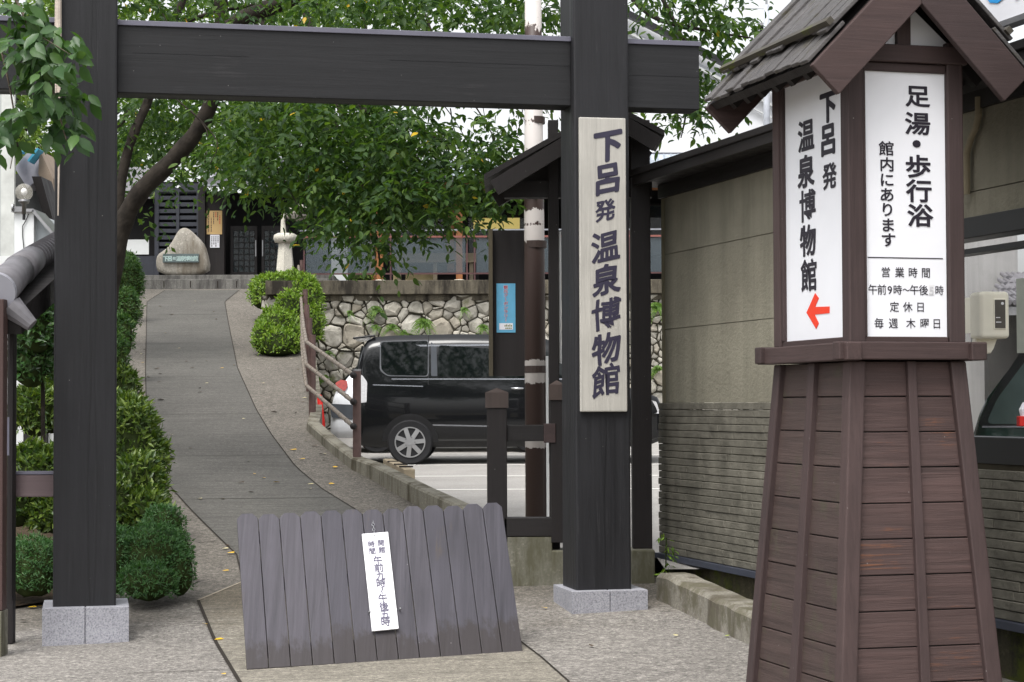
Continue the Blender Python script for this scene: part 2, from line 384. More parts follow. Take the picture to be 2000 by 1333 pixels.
# ------------------------------------------------------------------ foliage
def leaf_mesh(name, P, D, Nn, Ln, mat, parent, width=.46, simple=False, kind=None):
    """P base points, D directions, Nn normals, Ln lengths: one folded leaf each, all in one mesh"""
    P, D, Nn, Ln = map(np.asarray, (P, D, Nn, Ln)); n = len(P)
    D = D / np.linalg.norm(D, axis=1, keepdims=True)
    Sd = np.cross(D, Nn); Sd /= np.linalg.norm(Sd, axis=1, keepdims=True) + 1e-9
    Nn = np.cross(Sd, D); L_ = Ln[:, None]
    st = [(.45, 1.)] if simple else [(.2, .72), (.5, 1.), (.8, .55)]
    cols = [P]
    for t, w in st:
        c = P + D*L_*t - Nn*L_*(.16*t*t)
        s = Sd*L_*width*.5*w
        cols += [c + s + Nn*L_*.05, c - Nn*L_*.02, c - s + Nn*L_*.05]
    cols.append(P + D*L_ - Nn*L_*.2)
    k = len(cols); vs = np.stack(cols, 1).reshape(-1, 3)
    T = [(0, 2, 1), (0, 3, 2)]
    for i in range(len(st)-1):
        a = 1+3*i; b = a+3
        T += [(a, a+1, b+1), (a, b+1, b), (a+1, a+2, b+2), (a+1, b+2, b+1)]
    a = 1+3*(len(st)-1); T += [(a, a+1, k-1), (a+1, a+2, k-1)]
    T = np.array(T); fs = (T[None] + (np.arange(n)*k)[:, None, None]).reshape(-1, 3)
    if parent is not None:
        inv = np.array(XF[parent].inverted()); vs = vs @ inv[:3, :3].T + inv[:3, 3]
    me = bpy.data.meshes.new(name); me.vertices.add(len(vs)); me.vertices.foreach_set('co', vs.astype(np.float32).ravel())
    me.loops.add(fs.size); me.loops.foreach_set('vertex_index', fs.astype(np.int32).ravel())
    me.polygons.add(len(fs)); me.polygons.foreach_set('loop_start', np.arange(0, fs.size, 3, dtype=np.int32))
    me.update(calc_edges=True); me.materials.append(mat)
    o = bpy.data.objects.new(name, me); C.objects.link(o); o.parent = parent
    XF[o] = XF[parent] if parent is not None else Matrix.Identity(4)
    if kind: o['kind'] = kind
    return o
def sprays(bases, size, per=10, tl=.45, droop=.6, spread=1.0):
    """drooping twigs from the base points, leaves set alternately along each"""
    B = np.asarray(bases); n = len(B)
    az = rng.uniform(0, 2*np.pi, n); el = rng.normal(-droop*.5, .45, n)
    d = np.stack([np.cos(az)*np.cos(el), np.sin(az)*np.cos(el), np.sin(el)], 1)
    Ps, Ds, Ns, Ls = [], [], [], []; tilt = rng.normal(0, .4, (n, 3))
    for j in range(per):
        t = (j + rng.uniform(.0, .9, n)) / per
        p = B + d*(tl*t)[:, None]; p[:, 2] -= droop*tl*t*t
        side = np.cross(d, [0, 0, 1]); side /= np.linalg.norm(side, axis=1, keepdims=True) + 1e-6
        sg = (1 if j % 2 else -1)
        dd = d*.5 + side*sg*rng.uniform(.4, 1.1, n)[:, None]*spread + rng.normal(0, .3, (n, 3)); dd[:, 2] -= rng.uniform(.1, 1.0, n)*droop
        nn = rng.normal(0, .25, (n, 3)) + tilt; nn[:, 2] += 1
        Ps.append(p); Ds.append(dd); Ns.append(nn); Ls.append(size*rng.uniform(.65, 1.2, n))
    return np.concatenate(Ps), np.concatenate(Ds), np.concatenate(Ns), np.concatenate(Ls)
def mound(c, r, n, size, mat, parent, flat=.0, up=.6, width=.4, lump=.16, name='foliage', simple=True, jit=.35):
    """leaf tufts over and just inside a lumpy ellipsoid, thinner towards its inside"""
    c = np.array(c, float); r = np.array(r, float)
    q = rng.normal(size=(n, 3)); q /= np.linalg.norm(q, axis=1, keepdims=True)
    q[:, 2] = np.where(q[:, 2] < -.55, -q[:, 2], q[:, 2])
    lm = np.array([1 + lump*(mnoise.noise(V((float(a[0])*2.3+c[0], float(a[1])*2.3+c[1], float(a[2])*2.3+c[2])))*1.6) for a in q])
    rad = lm * (1 - np.abs(rng.normal(0, .09, n))) + np.where(rng.random(n) < .07, rng.uniform(0, .2, n), 0)
    P = c + q*r*rad[:, None]
    nr = q / r; nr /= np.linalg.norm(nr, axis=1, keepdims=True)
    D = nr + rng.normal(0, jit*2, (n, 3)); D[:, 2] += up
    Nn = nr + rng.normal(0, .5, (n, 3)); Nn[:, 2] += .5
    return leaf_mesh(name, P, D, Nn, size*rng.uniform(.6, 1.3, n), mat, parent, width, simple)
def core(c, r, mat, parent, name='branches', k=.82):
    m = MB().ball((0, 0, 0), 1, 10); vs = []
    for p in m.v:
        f = k*(1 + .16*mnoise.noise(p*2.3 + V(c)))
        vs.append((c[0]+p.x*r[0]*f, c[1]+p.y*r[1]*f, c[2]+p.z*r[2]*f))
    return MB().add(vs, m.f).build(name, mat, parent, world=True, smooth=True)
TWIG = plain('twig_mass', S(50, 60, 32), .9, .1, var=.4, scale=14)
def shrub(name, label, base, blobs, n, size, mat, group=None, cat='shrub', width=.4, up=.5, jit=.35, lump=.16):
    t = thing(name, label, cat, base, 0, group)
    Ps = []
    m = MB()
    for (c, r) in blobs:
        bm_ = MB().ball((0, 0, 0), 1, 10)
        m.add([(c[0]+p.x*r[0]*.84*(1+.12*mnoise.noise(p*2.3+V(c))), c[1]+p.y*r[1]*.84*(1+.12*mnoise.noise(p*2.3+V(c))), c[2]+p.z*r[2]*.84*(1+.12*mnoise.noise(p*2.3+V(c)))) for p in bm_.v], bm_.f)
    m.build('branches', TWIG, t, world=True, smooth=True)
    tot = sum(r[0]*r[2]+r[0]*r[1] for c, r in blobs)
    objs = [mound(c, r, max(60, int(n*(r[0]*r[2]+r[0]*r[1])/tot)), size, mat, t, up=up, width=width, jit=jit, lump=lump) for c, r in blobs]
    # join the leaf clusters into one foliage mesh
    if len(objs) > 1:
        vs = []; fs = []
        for o in objs:
            k = len(vs); vs += [tuple(v.co) for v in o.data.vertices]; fs += [tuple(i+k for i in p.vertices) for p in o.data.polygons]
        me = bpy.data.meshes.new('foliage'); me.from_pydata(vs, [], fs); me.materials.append(mat)
        for o in objs: bpy.data.objects.remove(o)
        f = bpy.data.objects.new('foliage', me); C.objects.link(f); f.parent = t; XF[f] = XF[t]
    return t

# ================================================================== THE SETTING
m = MB()
XS = [-200, -60, -25, -14, -8, -4, 0, 4, 8, 14, 25, 60, 200]; YS = [-60, -20, 0, 8, 14, 20, 28, 36, 44, 60, 90, 160, 400]
for y in YS:
    for x in XS: m.v.append(V((x, y, -.35 + max(0, min(.6, (y-14)*.03)))))
nx = len(XS)
for j in range(len(YS)-1):
    for i in range(nx-1): m.f.append((j*nx+i, j*nx+i+1, (j+1)*nx+i+1, (j+1)*nx+i))
m.build('ground', plain('ground_earth', S(110, 104, 92), .95, .1, var=.2), kind='structure')

def interp_path(pts):                   # ground points sorted by Y -> X(Y)
    pts = sorted(pts, key=lambda p: p.y); ys = [p.y for p in pts]; xs = [p.x for p in pts]
    return lambda y: float(np.interp(y, ys, xs))
kin = [G(*p) for p in ((599, 841), (640, 880), (685, 917), (725, 937), (822, 993), (920, 1040))]
rail_x = [U(610, 661, 27).x, U(604, 633, 30).x, U(599, 611, 33).x, U(596, 577, 36).x, U(594, 551, 39).x, U(590, 512, 42.5).x]
XRk = interp_path(kin + [V((rail_x[0]-.04, 27.2, 0)), V((rail_x[1], 30, 0)), V((rail_x[3], 36, 0)), V((rail_x[5], 42.5, 0)), V((-4.75, 46.6, 0))])
def XR(y):
    if y < 15.3: return 4.0
    if y < kin[-1].y: return 1.2 + (XRk(kin[-1].y) - 1.2) * min(1, (y-15.3)/(kin[-1].y-15.3))**.6
    return XRk(y)
def strip(name, mat, xl, xr, ys, dz=0.0, n=8, f=gz):
    m = MB()
    for y in ys:
        a, b = xl(y), xr(y)
        for i in range(n+1):
            x = a + (b-a)*i/n; m.v.append(V((x, y, f(x, y) + dz)))
    for j in range(len(ys)-1):
        for i in range(n): m.f.append((j*(n+1)+i, j*(n+1)+i+1, (j+1)*(n+1)+i+1, (j+1)*(n+1)+i))
    return m.build(name, mat, kind='structure', smooth=True)
YR = [2, 5, 8, 10, 12, 13.2] + [13.5+.5*i for i in range(67)]
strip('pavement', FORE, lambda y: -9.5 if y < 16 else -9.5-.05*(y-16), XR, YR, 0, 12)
# the darker brushed strip up the middle of the ramp
SL = interp_path([G(*p) for p in ((287, 590), (284, 720), (286, 800), (330, 950), (385, 1010), (462, 1085))])
SR = interp_path([G(*p) for p in ((439, 590), (464, 720), (500, 800), (530, 850), (575, 910), (630, 957), (700, 1000), (1022, 1255), (1110, 1333))])
corner = G(387, 1175); jend = G(475, 1138)
y0s = G(462, 1085).y
ytop = 46.2
ys_up = [jend.y + (y0s-jend.y)*i/4 for i in range(4)] + [y0s + (ytop-y0s)*i/60 for i in range(61)]
SLb = lambda y: SL(y) if y >= y0s else jend.x + (SL(y0s) - jend.x) * (y-jend.y)/(y0s-jend.y)
strip('path', PATHM, SLb, SR, ys_up, .004, 10)
# the paler slab in front, wider than the strip
cl = G(467, 1333)
XLs = lambda y: corner.x + (cl.x - corner.x) * (corner.y - y)/(corner.y - cl.y)
ysl = [4, 6, 8, 9.5, 10.5, 11, 11.5, 12, 12.5, 13, 13.4, corner.y]
strip('path_slab', SLABM, XLs, SR, ysl, .004, 8)
tri = MB().add([(corner.x, corner.y, gz(corner.x, corner.y)+.004), (SR(corner.y), corner.y, gz(SR(corner.y), corner.y)+.004),
                (SR(jend.y), jend.y, gz(SR(jend.y), jend.y)+.004), (jend.x, jend.y, gz(jend.x, jend.y)+.004)], [(0, 1, 2, 3)])
tri.build('path_slab', SLABM, kind='structure')
def ribbon(name, mat, pts, w, dz, kind='structure'):
    m = MB(); n = len(pts)
    for i, p in enumerate(pts):
        a = pts[max(0, i-1)]; b = pts[min(n-1, i+1)]; d = V((b[0]-a[0], b[1]-a[1], 0)).normalized(); s = V((-d.y, d.x, 0))*w/2
        for q in (V(p)+s, V(p)-s): m.v.append(V((q.x, q.y, gz(q.x, q.y)+dz)))
    for i in range(n-1): m.f.append((2*i+1, 2*i+3, 2*i+2, 2*i))
    return m.build(name, mat, kind=kind)
ribbon('path_joint', JOINT, [(SLb(y), y, 0) for y in ys_up], .014, .008)
ribbon('path_joint', JOINT, [(SR(y), y, 0) for y in [4, 8, 10, 11, 12, 13] + ys_up], .014, .008)
ribbon('path_joint', JOINT, [(XLs(y), y, 0) for y in ysl], .024, .008)
ribbon('path_joint', PALEJ, [corner, jend, (SR(jend.y), jend.y+.3, 0)], .022, .009)
for yy in (17.5, 20.3, 23.6, 27.5, 31.8, 36.6, 41.5):
    ribbon('path_joint', plain('shallow_joint', S(84, 82, 78), .9, .1), [(SL(yy), yy, 0), (SR(yy), yy+.05, 0)], .018, .007)
a = G(250, 1318); b = G(455, 1308)
ribbon('path_joint', JOINT, [a, b], .012, .006)
ribbon('path_joint', JOINT, [G(386, 1062), G(425, 1058)], .012, .006)
# soil beds left of the ramp
XB = interp_path([V((-4.25, 14.0, 0)), G(336, 1150), G(330, 1000), G(305, 850), G(262, 770), G(236, 700), G(245, 640), G(268, 580), V((-9.2, 46, 0))])
strip('planting_bed', SOIL, lambda y: XB(y)-9, lambda y: XB(y)-.22, [14.3+.8*i for i in range(41)], .02, 8)
# the car park
def lot_xl(y): return (1.15 if y < 15.95 else (XR(y) + .15 if y > kin[-1].y else -0.15))
strip('parking_lot', LOTM, lot_xl, lambda y: 16, [14.75, 15.94, 15.96] + [16.5+.5*i for i in range(46)], 0, 10, lambda x, y: lotz(y))
def lot_line(py, x0, x1, w=.1):
    p = GL(900, py); y = p.y
    m = MB().add([(x0, y-w/2, lotz(y-w/2)+.004), (x1, y-w/2, lotz(y-w/2)+.004), (x1, y+w/2, lotz(y+w/2)+.004), (x0, y+w/2, lotz(y+w/2)+.004)], [(0, 1, 2, 3)])
    m.build('road_marking', WLINE, kind='structure')
for py, w in ((890, .1), (909, .1), (931, .09), (957, .09)): lot_line(py, GL(770 + (py-890)*.9, py).x, 8, w)
# terrace and upper plaza
TZ = 4.04
MB().box((-4.35, 38.25, 2.5), (16, 70, TZ)).build('terrace', STEP, kind='structure')
PZ = U(360, 540, 47.4).z
MB().box((-11.5, 47.3, 3.9), (-4.36, 70, PZ)).build('plaza', STEP, kind='structure')

# ------------------------------------------------------------------ stone steps at the head of the ramp
t = thing('stone_steps', 'two low grey stone steps across the head of the ramp', 'steps', (-7.5, 46.6, 4.4))
z1, z0 = U(360, 548, 47.0).z, U(360, 563, 46.5).z
MB().box((-10.2, 46.55, z0-.3), (-4.4, 47.05, z1)).build('tread', STEP, t, world=True, bevel=.01)
MB().box((-10.2, 47.04, z0-.3), (-4.4, 47.6, PZ+.006)).build('tread', STEP, t, world=True, bevel=.01)
for px in (320, 372, 425, 462): p = U(px, 555, 46.54); MB().box((p.x-.012, 46.542, p.z-.09), (p.x+.012, 46.548, p.z+.07)).build('joint', JOINT, t, world=True)

# ------------------------------------------------------------------ kerb between the ramp and the car park
t = thing('concrete_kerb', 'low worn concrete kerb curving between the ramp and the car park', 'kerb', (kin[2].x, kin[2].y, kin[2].z))
m = MB(); pts = sorted(kin, key=lambda p: p.y); tops = []
H = {0: .19, 1: .19, 2: .17, 3: .14, 4: .13, 5: .12}
ext = [V((.02, 16.0, gz(.02, 16.0)))] + pts
for i, p in enumerate(ext):
    q = ext[min(i+1, len(ext)-1)] - ext[max(i-1, 0)]; d = V((q.x, q.y, 0)).normalized(); s = V((d.y, -d.x, 0)) * .17
    h = [.2, .19, .19, .17, .14, .13, .12][i]
    tops.append((p, p+s, p.z+h))
for (p, q, h) in tops:
    m.v += [V((p.x, p.y, p.z-.5)), V((p.x, p.y, h-.02)), V((p.x+(q.x-p.x)*.12, p.y+(q.y-p.y)*.12, h)), V((p.x+(q.x-p.x)*.88, p.y+(q.y-p.y)*.88, h)), V((q.x, q.y, h-.02)), V((q.x, q.y, min(lotz(q.y), p.z)-.3))]
for i in range(len(tops)-1):
    for k in range(5): m.f.append((i*6+k, i*6+k+1, (i+1)*6+k+1, (i+1)*6+k))
n6 = (len(tops)-1)*6
m.f += [(5, 4, 3, 2, 1, 0), tuple(range(n6, n6+6))]
m.build('kerb_stone', KERBL, t, world=True)
# wall below the upper ramp edge towards the car park
m = MB(); ys = [26.0+.7*i for i in range(18)]
for y in ys: m.v += [V((XR(y)+.005, y, gz(XR(y), y)+.1)), V((XR(y)+.16, y, gz(XR(y), y)+.1)), V((XR(y)+.16, y, lotz(y)-.2)), V((XR(y)+.005, y, lotz(y)-.2))]
for i in range(len(ys)-1):
    for k in range(4): m.f.append((i*4+k, i*4+(k+1) % 4, (i+1)*4+(k+1) % 4, (i+1)*4+k))
m.f += [(3, 2, 1, 0)]
m.build('edge_wall', KERBL, t, world=True)

# ------------------------------------------------------------------ handrail of posts and bamboo rails
t = thing('bamboo_handrail', 'brown handrail of round posts and three grey bamboo rails beside the ramp', 'handrail', (-2, 23, .9))
E_ = U(697, 897, 22.6); PY = [22.6, 27, 30, 33, 36, 39, 42.5]
tops_ = [U(697, 722, 22.6)] + [U(px, py, Y) for px, py, Y in ((610, 655, 27), (604, 622, 30), (599, 596, 33), (596, 566, 36), (594, 537, 39), (590, 509, 42.5))]
pr = .048
for i, tp in enumerate(tops_):
    zb = (E_.z if i == 0 else gz(tp.x, tp.y))
    post = MB().tube([(tp.x, tp.y, zb-.05), (tp.x, tp.y, tp.z-.012), (tp.x, tp.y, tp.z)], [pr, pr, pr*.85], 14).build('post', BAMB, t, world=True, smooth=False)
    MB().tube([(tp.x, tp.y, tp.z-.02), (tp.x, tp.y, tp.z+.004)], pr*1.04, 14).build('post_cap', STEEL if i == 0 else BAMB, post, world=True)
for k, (ye, yu) in enumerate(((733, 668), (785, 712), (833, 753))):
    a = U(690, ye, 22.5); pts = [a, U(598, yu, 26.9)]
    for Y, (px, py0) in zip(PY[2:], ((593, 640), (590, 612), (588, 582), (586, 553), (583, 520))):
        pts.append(U(px, py0 + k*(38 - (Y-30)*1.1), Y))
    m = MB().tube(pts, .026, 10)
    for i in range(len(pts)-1):
        L = (pts[i+1]-pts[i]).length
        for j in range(1, int(L/.55)+1):
            q = pts[i].lerp(pts[i+1], j*.55/L) if j*.55 < L else pts[i+1]; dd = (pts[i+1]-pts[i]).normalized()*.012
            m.tube([q-dd, q+dd], .031, 10)
    m.build('rail', BAMG, t, world=True, smooth=False)
    m = MB().ball(a, .04, 8).tube([a, V((tops_[0].x, tops_[0].y, a.z))], .02, 8)
    m.build('rail_clamp', DRK, t, world=True)

# ------------------------------------------------------------------ retaining wall of field stones
WY = 38.0
wx0, wx1, wz0, wz1 = -4.9, 8.0, .7, 3.75
t = thing('retaining_wall', 'dry laid retaining wall of rounded pale field stones under a stained concrete coping', 'stone wall', (0, WY, lotz(WY)))
MB().box((wx0, WY+.03, wz0), (wx1, WY+.5, wz1)).build('backing', plain('wall_gaps', S(70, 67, 58), .95, .1, var=.4, scale=8), t, world=True)
pts = []
r2 = random.Random(5)
tries = 0
while tries < 34000 and len(pts) < 1300:
    tries += 1
    x, z = r2.uniform(wx0, wx1), r2.uniform(wz0, wz1); rr = r2.choice((.06, .085, .11, .14, .16, .19, .25))
    if z > wz1 - .3: rr = min(rr, .17)
    if all((x-a)**2 + ((z-b)*1.25)**2 > (.60*(rr+c))**2*1.05 for a, b, c in pts): pts.append((x, z, rr))
m = MB()
for i, (x, z, rr) in enumerate(pts):
    poly = [(x-.6, z-.45), (x+.6, z-.45), (x+.6, z+.45), (x-.6, z+.45)]
    for j, (a, b, c) in enumerate(pts):
        if i == j or abs(a-x) > 1.3 or abs(b-z) > 1.0: continue
        dx, dz = a-x, b-z; d2 = math.hypot(dx, dz); w = (d2*d2 + rr*rr - c*c)/(2*d2) - .007
        nx_, nz_ = dx/d2, dz/d2; out = []
        for k in range(len(poly)):
            p, q = poly[k], poly[(k+1) % len(poly)]
            sp = (p[0]-x)*nx_+(p[1]-z)*nz_ - w; sq = (q[0]-x)*nx_+(q[1]-z)*nz_ - w
            if sp <= 0: out.append(p)
            if sp*sq < 0: f = sp/(sp-sq); out.append((p[0]+(q[0]-p[0])*f, p[1]+(q[1]-p[1])*f))
        poly = out
        if len(poly) < 3: break
    if len(poly) < 3: continue
    poly = [(min(wx1, max(wx0, a)), min(wz1, max(wz0, b))) for a, b in poly]
    cx = sum(p[0] for p in poly)/len(poly); cz = sum(p[1] for p in poly)/len(poly)
    # round the corners (Chaikin) and raise a domed face
    q = []
    for k in range(len(poly)):
        p0, p1 = poly[k], poly[(k+1) % len(poly)]
        q += [(p0[0]*.86+p1[0]*.14, p0[1]*.86+p1[1]*.14), (p0[0]*.14+p1[0]*.86, p0[1]*.14+p1[1]*.86)]
    dep = r2.uniform(.05, .12); tx, tz = r2.uniform(-.15, .15), r2.uniform(-.15, .15); n = len(q)
    for s_, d in ((1, -.1), (.985, dep*.55), (.88, dep*.9), (.6, dep*1.05)):
        for a, b in q:
            xx, zz = cx+(a-cx)*s_, cz+(b-cz)*s_
            jx = .03*mnoise.noise(V((xx*9, zz*9, i))) if s_ < 1 else 0
            m.v.append(V((xx+jx, WY+.06-d-(xx-cx)*tx-(zz-cz)*tz - jx*1.5, zz+jx)))
    b0 = len(m.v)-4*n
    for l in range(3):
        for k in range(n): m.f.append((b0+l*n+k, b0+l*n+(k+1) % n, b0+(l+1)*n+(k+1) % n, b0+(l+1)*n+k))
    m.f.append(tuple(range(b0+3*n, b0+4*n)))
tst = NT('field_stones'); ge = tst.N('NewGeometry'); co = tst.coord()
base = tst.ramp(ge.outputs['Random Per Island'], [(0, S(132, 129, 122)), (.35, S(168, 164, 154)), (.7, S(188, 184, 174)), (1, S(150, 142, 128))])
nn_ = tst.noise(co, 5, 6, .65)
base = tst.mix(tst.ramp(nn_, [(.4, (0,0,0,1)), (.7, (.6,.6,.6,1))]), base, S(112, 108, 98))
ms = tst.ramp(tst.noise(co, 1.6, 6, .7), [(.58, (0,0,0,1)), (.68, (.8,.8,.8,1))]); base = tst.mix(ms, base, S(92, 96, 60))
tst.col(base); tst.set(.9, .2); tst.bump(tst.noise(co, 18, 5, .6), .6, .02)
m.build('stones', tst.m, t, world=True)
m = MB().box((wx0+.1, WY-.16, wz1+.02), (wx1, WY+.5, TZ+.004)).box((wx0+.1, WY-.05, wz1-.1), (wx1, WY+.5, wz1+.021))
m.build('coping', COPE, t, world=True, bevel=.012)
# ferns and weeds on the wall
def fern(px, py, n, ln, Y=WY-.06, label='small green fern hanging out of a joint in the stone wall', grp='ferns growing from the stone wall', mat=None):
    p = U(px, py, Y); t = thing('fern', label, 'fern', p, 0, grp)
    P, D, Nn, Ls = [], [], [], []
    for i in range(n):
        d = V((rnd.uniform(-1, 1), -rnd.uniform(.2, .9), rnd.uniform(-.6, 1))).normalized()
        for j in range(14):
            q = p + d*ln*j/14 + V((0, -.02, -ln*.9*(j/14)**2)); s = V((d.z, 0, -d.x)).normalized()
            for sg in (-1, 1):
                P.append(q); D.append(s*sg + d*.5 + V((0, -.1, -.3))); Nn.append((rnd.gauss(0, .4), -1, .5)); Ls.append(ln*.22*(1.1-j/16))
    leaf_mesh('fronds', P, D, Nn, Ls, mat or L_FERN, t, .4, True)
    m = MB().tube([p+V((0, .06, -.02)), p+V((0, -.02, .0))], .012, 6); m.build('stem', TWIG, t, world=True)
    return t
FERNS = [(735, 605, 7, .3, 'tall fern tuft near the left end of the stone wall, just under its top course'), (733, 640, 6, .24, None), (828, 632, 10, .38, 'bushy yellow green weed with a dry brown clump high on the stone wall'),
         (765, 640, 8, .26, None), (682, 612, 4, .2, None), (790, 650, 5, .2, None), (632, 740, 8, .3, 'green weed low on the stone wall beside the handrail'), (640, 690, 5, .22, None),
         (905, 605, 5, .22, None), (945, 640, 7, .26, None), (1283, 600, 9, .36, 'green creeper on the stone wall seen in the gap by the stucco building'), (1283, 722, 9, .3, 'low weed on the stone wall in the gap by the stucco building')]
for px, py, n, ln, lab in FERNS:
    fern(px, py, n, ln, label=lab or 'small green fern hanging out of a joint in the stone wall')

# ------------------------------------------------------------------ terrace railing
t = thing('terrace_railing', 'slim red brown railing with frosted panels along the top of the stone wall', 'railing', (0, 38.3, TZ))
RY = 38.25
zt, zm, zl = U(800, 450, RY).z, U(800, 463, RY).z, U(800, 535, RY).z
x0, x1 = -4.2, 7.5
RRED = plain('red_brown_rail_paint', S(82, 54, 54), .5, .4)
RREDL = plain('faded_red_rail', S(128, 78, 70), .5, .4)
MB().bar((x0, RY, zt), (x1, RY, zt), .035, .03).build('top_rail', STRIM, t, world=True)
MB().bar((x0, RY, zm), (x1, RY, zm), .03, .035).build('middle_rail', RREDL, t, world=True)
MB().bar((x0, RY, zl), (x1, RY, zl), .03, .03).build('bottom_rail', RRED, t, world=True)
pxs = [594, 763, 912, 927, 1075, 1230, 1385]
for px in pxs:
    x = U(px, 500, RY).x; MB().bar((x, RY+.002, TZ), (x, RY+.002, zt-.016), .028, .028).build('post', RRED, t, world=True)
for a, b in ((594, 735), (763, 912), (927, 1075), (1075, 1230), (1230, 1385)):
    xa, xb = U(a+3, 500, RY).x, U(b-3, 500, RY).x
    MB().box((xa, RY+.02, zl+.02), (xb, RY+.03, zm-.02)).build('panel', FROST, t, world=True)

# ------------------------------------------------------------------ terrace hall with timber columns
t = thing('timber_hall', 'long low timber hall with golden columns and a grey metal roof on the terrace', 'building', (1, 42.5, TZ))
BY = 42.6
MB().box((-3.6, BY, TZ), (9, BY+.15, 6.6)).build('back_wall', DARKIN, t, world=True)
MB().box((-3.6, 39.5, 5.98), (9, 39.64, 6.2)).build('eave_beam', TIM, t, world=True)
e0, e1 = U(760, 372, 39.0), U(760, 335, 42.0)
m = MB().slab([(-3.9, 38.9, 6.12), (9, 38.9, 6.12), (9, 43, 6.95), (-3.9, 43, 6.95)], (0, 0, .08))
m.build('roof', ROOFM, t, world=True)
m = MB()
for i in range(32):
    x = -3.8+.4*i; m.bar((x, 38.9, 6.225), (x, 43, 7.055), .03, .04)
m.build('roof_seam', ROOFM, t, world=True)
MB().bar((-3.9, 38.85, 6.14), (9, 38.85, 6.14), .09, .12).build('gutter', plain('grey_gutter', S(72, 74, 80), .5, .4), t, world=True)
for px in (742, 897, 1110):
    x = U(px, 500, 39.55).x
    c = MB().box((x-.065, 39.5, TZ+.06), (x+.065, 39.63, 5.98)).build('column', TIM, t, world=True)
    MB().lathe([(.13, 0), (.15, .05), (.12, .11), (.07, .13)], (x, 39.565, TZ), n=16).build('footing', plain('pale_base_stone', S(196, 190, 176), .8, .2), c, world=True, smooth=True)
for px in (880, 728):
    x = U(px, 500, 41).x; MB().box((x-.075, 41, TZ), (x+.075, 41.14, 6.1)).build('column', TIM, t, world=True)
for a, b in ((625, 735), (750, 870), (905, 960), (965, 1030), (1180, 1330)):
    xa, xb = U(a, 470, 42.5).x, U(b, 470, 42.5).x
    w = MB()
    for (p0, p1) in (((xa, 42.45, TZ+.8), (xa+.05, 42.52, 6)), ((xb-.05, 42.45, TZ+.8), (xb, 42.52, 6)), ((xa+.05, 42.45, 5.95), (xb-.05, 42.52, 6)), ((xa+.05, 42.45, TZ+.8), (xb-.05, 42.52, TZ+.86))): w.box(p0, p1)
    w = w.build('window', DRKX, t, world=True)
    MB().box((xa+.05, 42.48, TZ+.86), (xb-.05, 42.5, 5.95)).build('pane', WGLASS, w, world=True)
YELG = NT('lit_window'); YELG.col(S(190, 176, 110)); YELG.p.inputs['Emission Color'].default_value = S(205, 185, 110); YELG.p.inputs['Emission Strength'].default_value = .35
x0, x1 = U(925, 430, 42.4).x, U(1015, 430, 42.4).x
MB().box((x0, 42.38, U(0, 452, 42.4).z), (x1, 42.4, U(0, 430, 42.4).z)).build('lit_panel', YELG.m, t, world=True)
SHOJ = plain('pale_slat_panel', S(214, 196, 150), .6, .2)
for a, b in ((768, 780), (792, 847)):
    MB().box((U(a, 540, 40.4).x, 40.4, TZ+.02), (U(b, 540, 40.4).x, 40.43, TZ+.32)).build('base_panel', SHOJ, t, world=True)
MB().box((U(760, 540, 40.6).x, 40.6, TZ), (U(935, 540, 40.6).x, 40.66, TZ+.36)).build('skirting', DRKX, t, world=True)
t = thing('foot_bath_bench', 'long grey brown wooden bench behind the terrace railing', 'bench', (U(845, 530, 40.0).x, 40, TZ))
xa, xb = U(770, 520, 40).x, U(930, 520, 40).x
MB().box((xa, 39.9, TZ+.5), (xb, 40.3, TZ+.56)).build('seat', STOP, t, world=True)
MB().box((xa, 40.28, TZ+.56), (xb, 40.31, TZ+.72)).build('backrest', STOP, t, world=True)
for x in (xa+.1, xb-.1, (xa+xb)/2): MB().box((x-.04, 39.95, TZ), (x+.04, 40.25, TZ+.5)).build('leg', STOP, t, world=True)
p = U(985, 540, 39.2)
t = thing('white_basin', 'small white vase standing at the right end of the visible terrace edge', 'vase', (p.x-.02, 39.0, TZ))
MB().lathe([(.1, 0), (.13, .1), (.09, .25), (.05, .4), (.07, .45)], (p.x-.02, 39.0, TZ), n=16).build('body', LANT, t, world=True, smooth=True)

# ------------------------------------------------------------------ entrance building at the head of the ramp
t = thing('entrance_building', 'black timber entrance building with louvred shutter, tiled porch roof and lattice doors', 'building', (-7.5, 50, PZ))
EY = 50.0
def ex(px): return U(px, 450, EY).x
def ez(py): return U(400, py, EY).z
MB().box((ex(150), EY, PZ), (ex(304), EY+.3, ez(388))).build('wall', DARKIN, t, world=True)
MB().box((ex(304), EY+.02, PZ), (ex(392), EY+.3, ez(355))).build('wall', DARKIN, t, world=True)
lv = MB(); zz = ez(535)
while zz < ez(378):
    lv.slab([(ex(312), EY-.02, zz), (ex(386), EY-.02, zz), (ex(386), EY-.12, zz+.03), (ex(312), EY-.12, zz+.03)], (0, .0, .1)); zz += .17
lo = lv.build('louvred_shutter', LOUV, t, world=True)
fr = MB()
for a, b in ((304, 312), (346, 352), (386, 394)): fr.box((ex(a), EY-.16, PZ), (ex(b), EY-.0, ez(360)))
fr.box((ex(312)+.002, EY-.155, ez(376)), (ex(386)-.002, EY-.01, ez(360)))
fr.build('frame', LOUV, lo, world=True)
dm = [(ex(349)-.09, ez(366)), (ex(349), ez(369)), (ex(349)+.09, ez(366)), (ex(349), ez(362.5))]
MB().slab([(a, EY-.17, b) for a, b in dm], (0, -.01, 0)).build('diamond_mark', WHT, lo, world=True)
MB().box((ex(390), EY-.25, PZ), (ex(403), EY, ez(352))).build('post', DRK, t, world=True)
MB().box((ex(403)+.003, EY-.1, PZ), (ex(439), EY+.2, ez(375))).build('wall_panel', DRK, t, world=True)
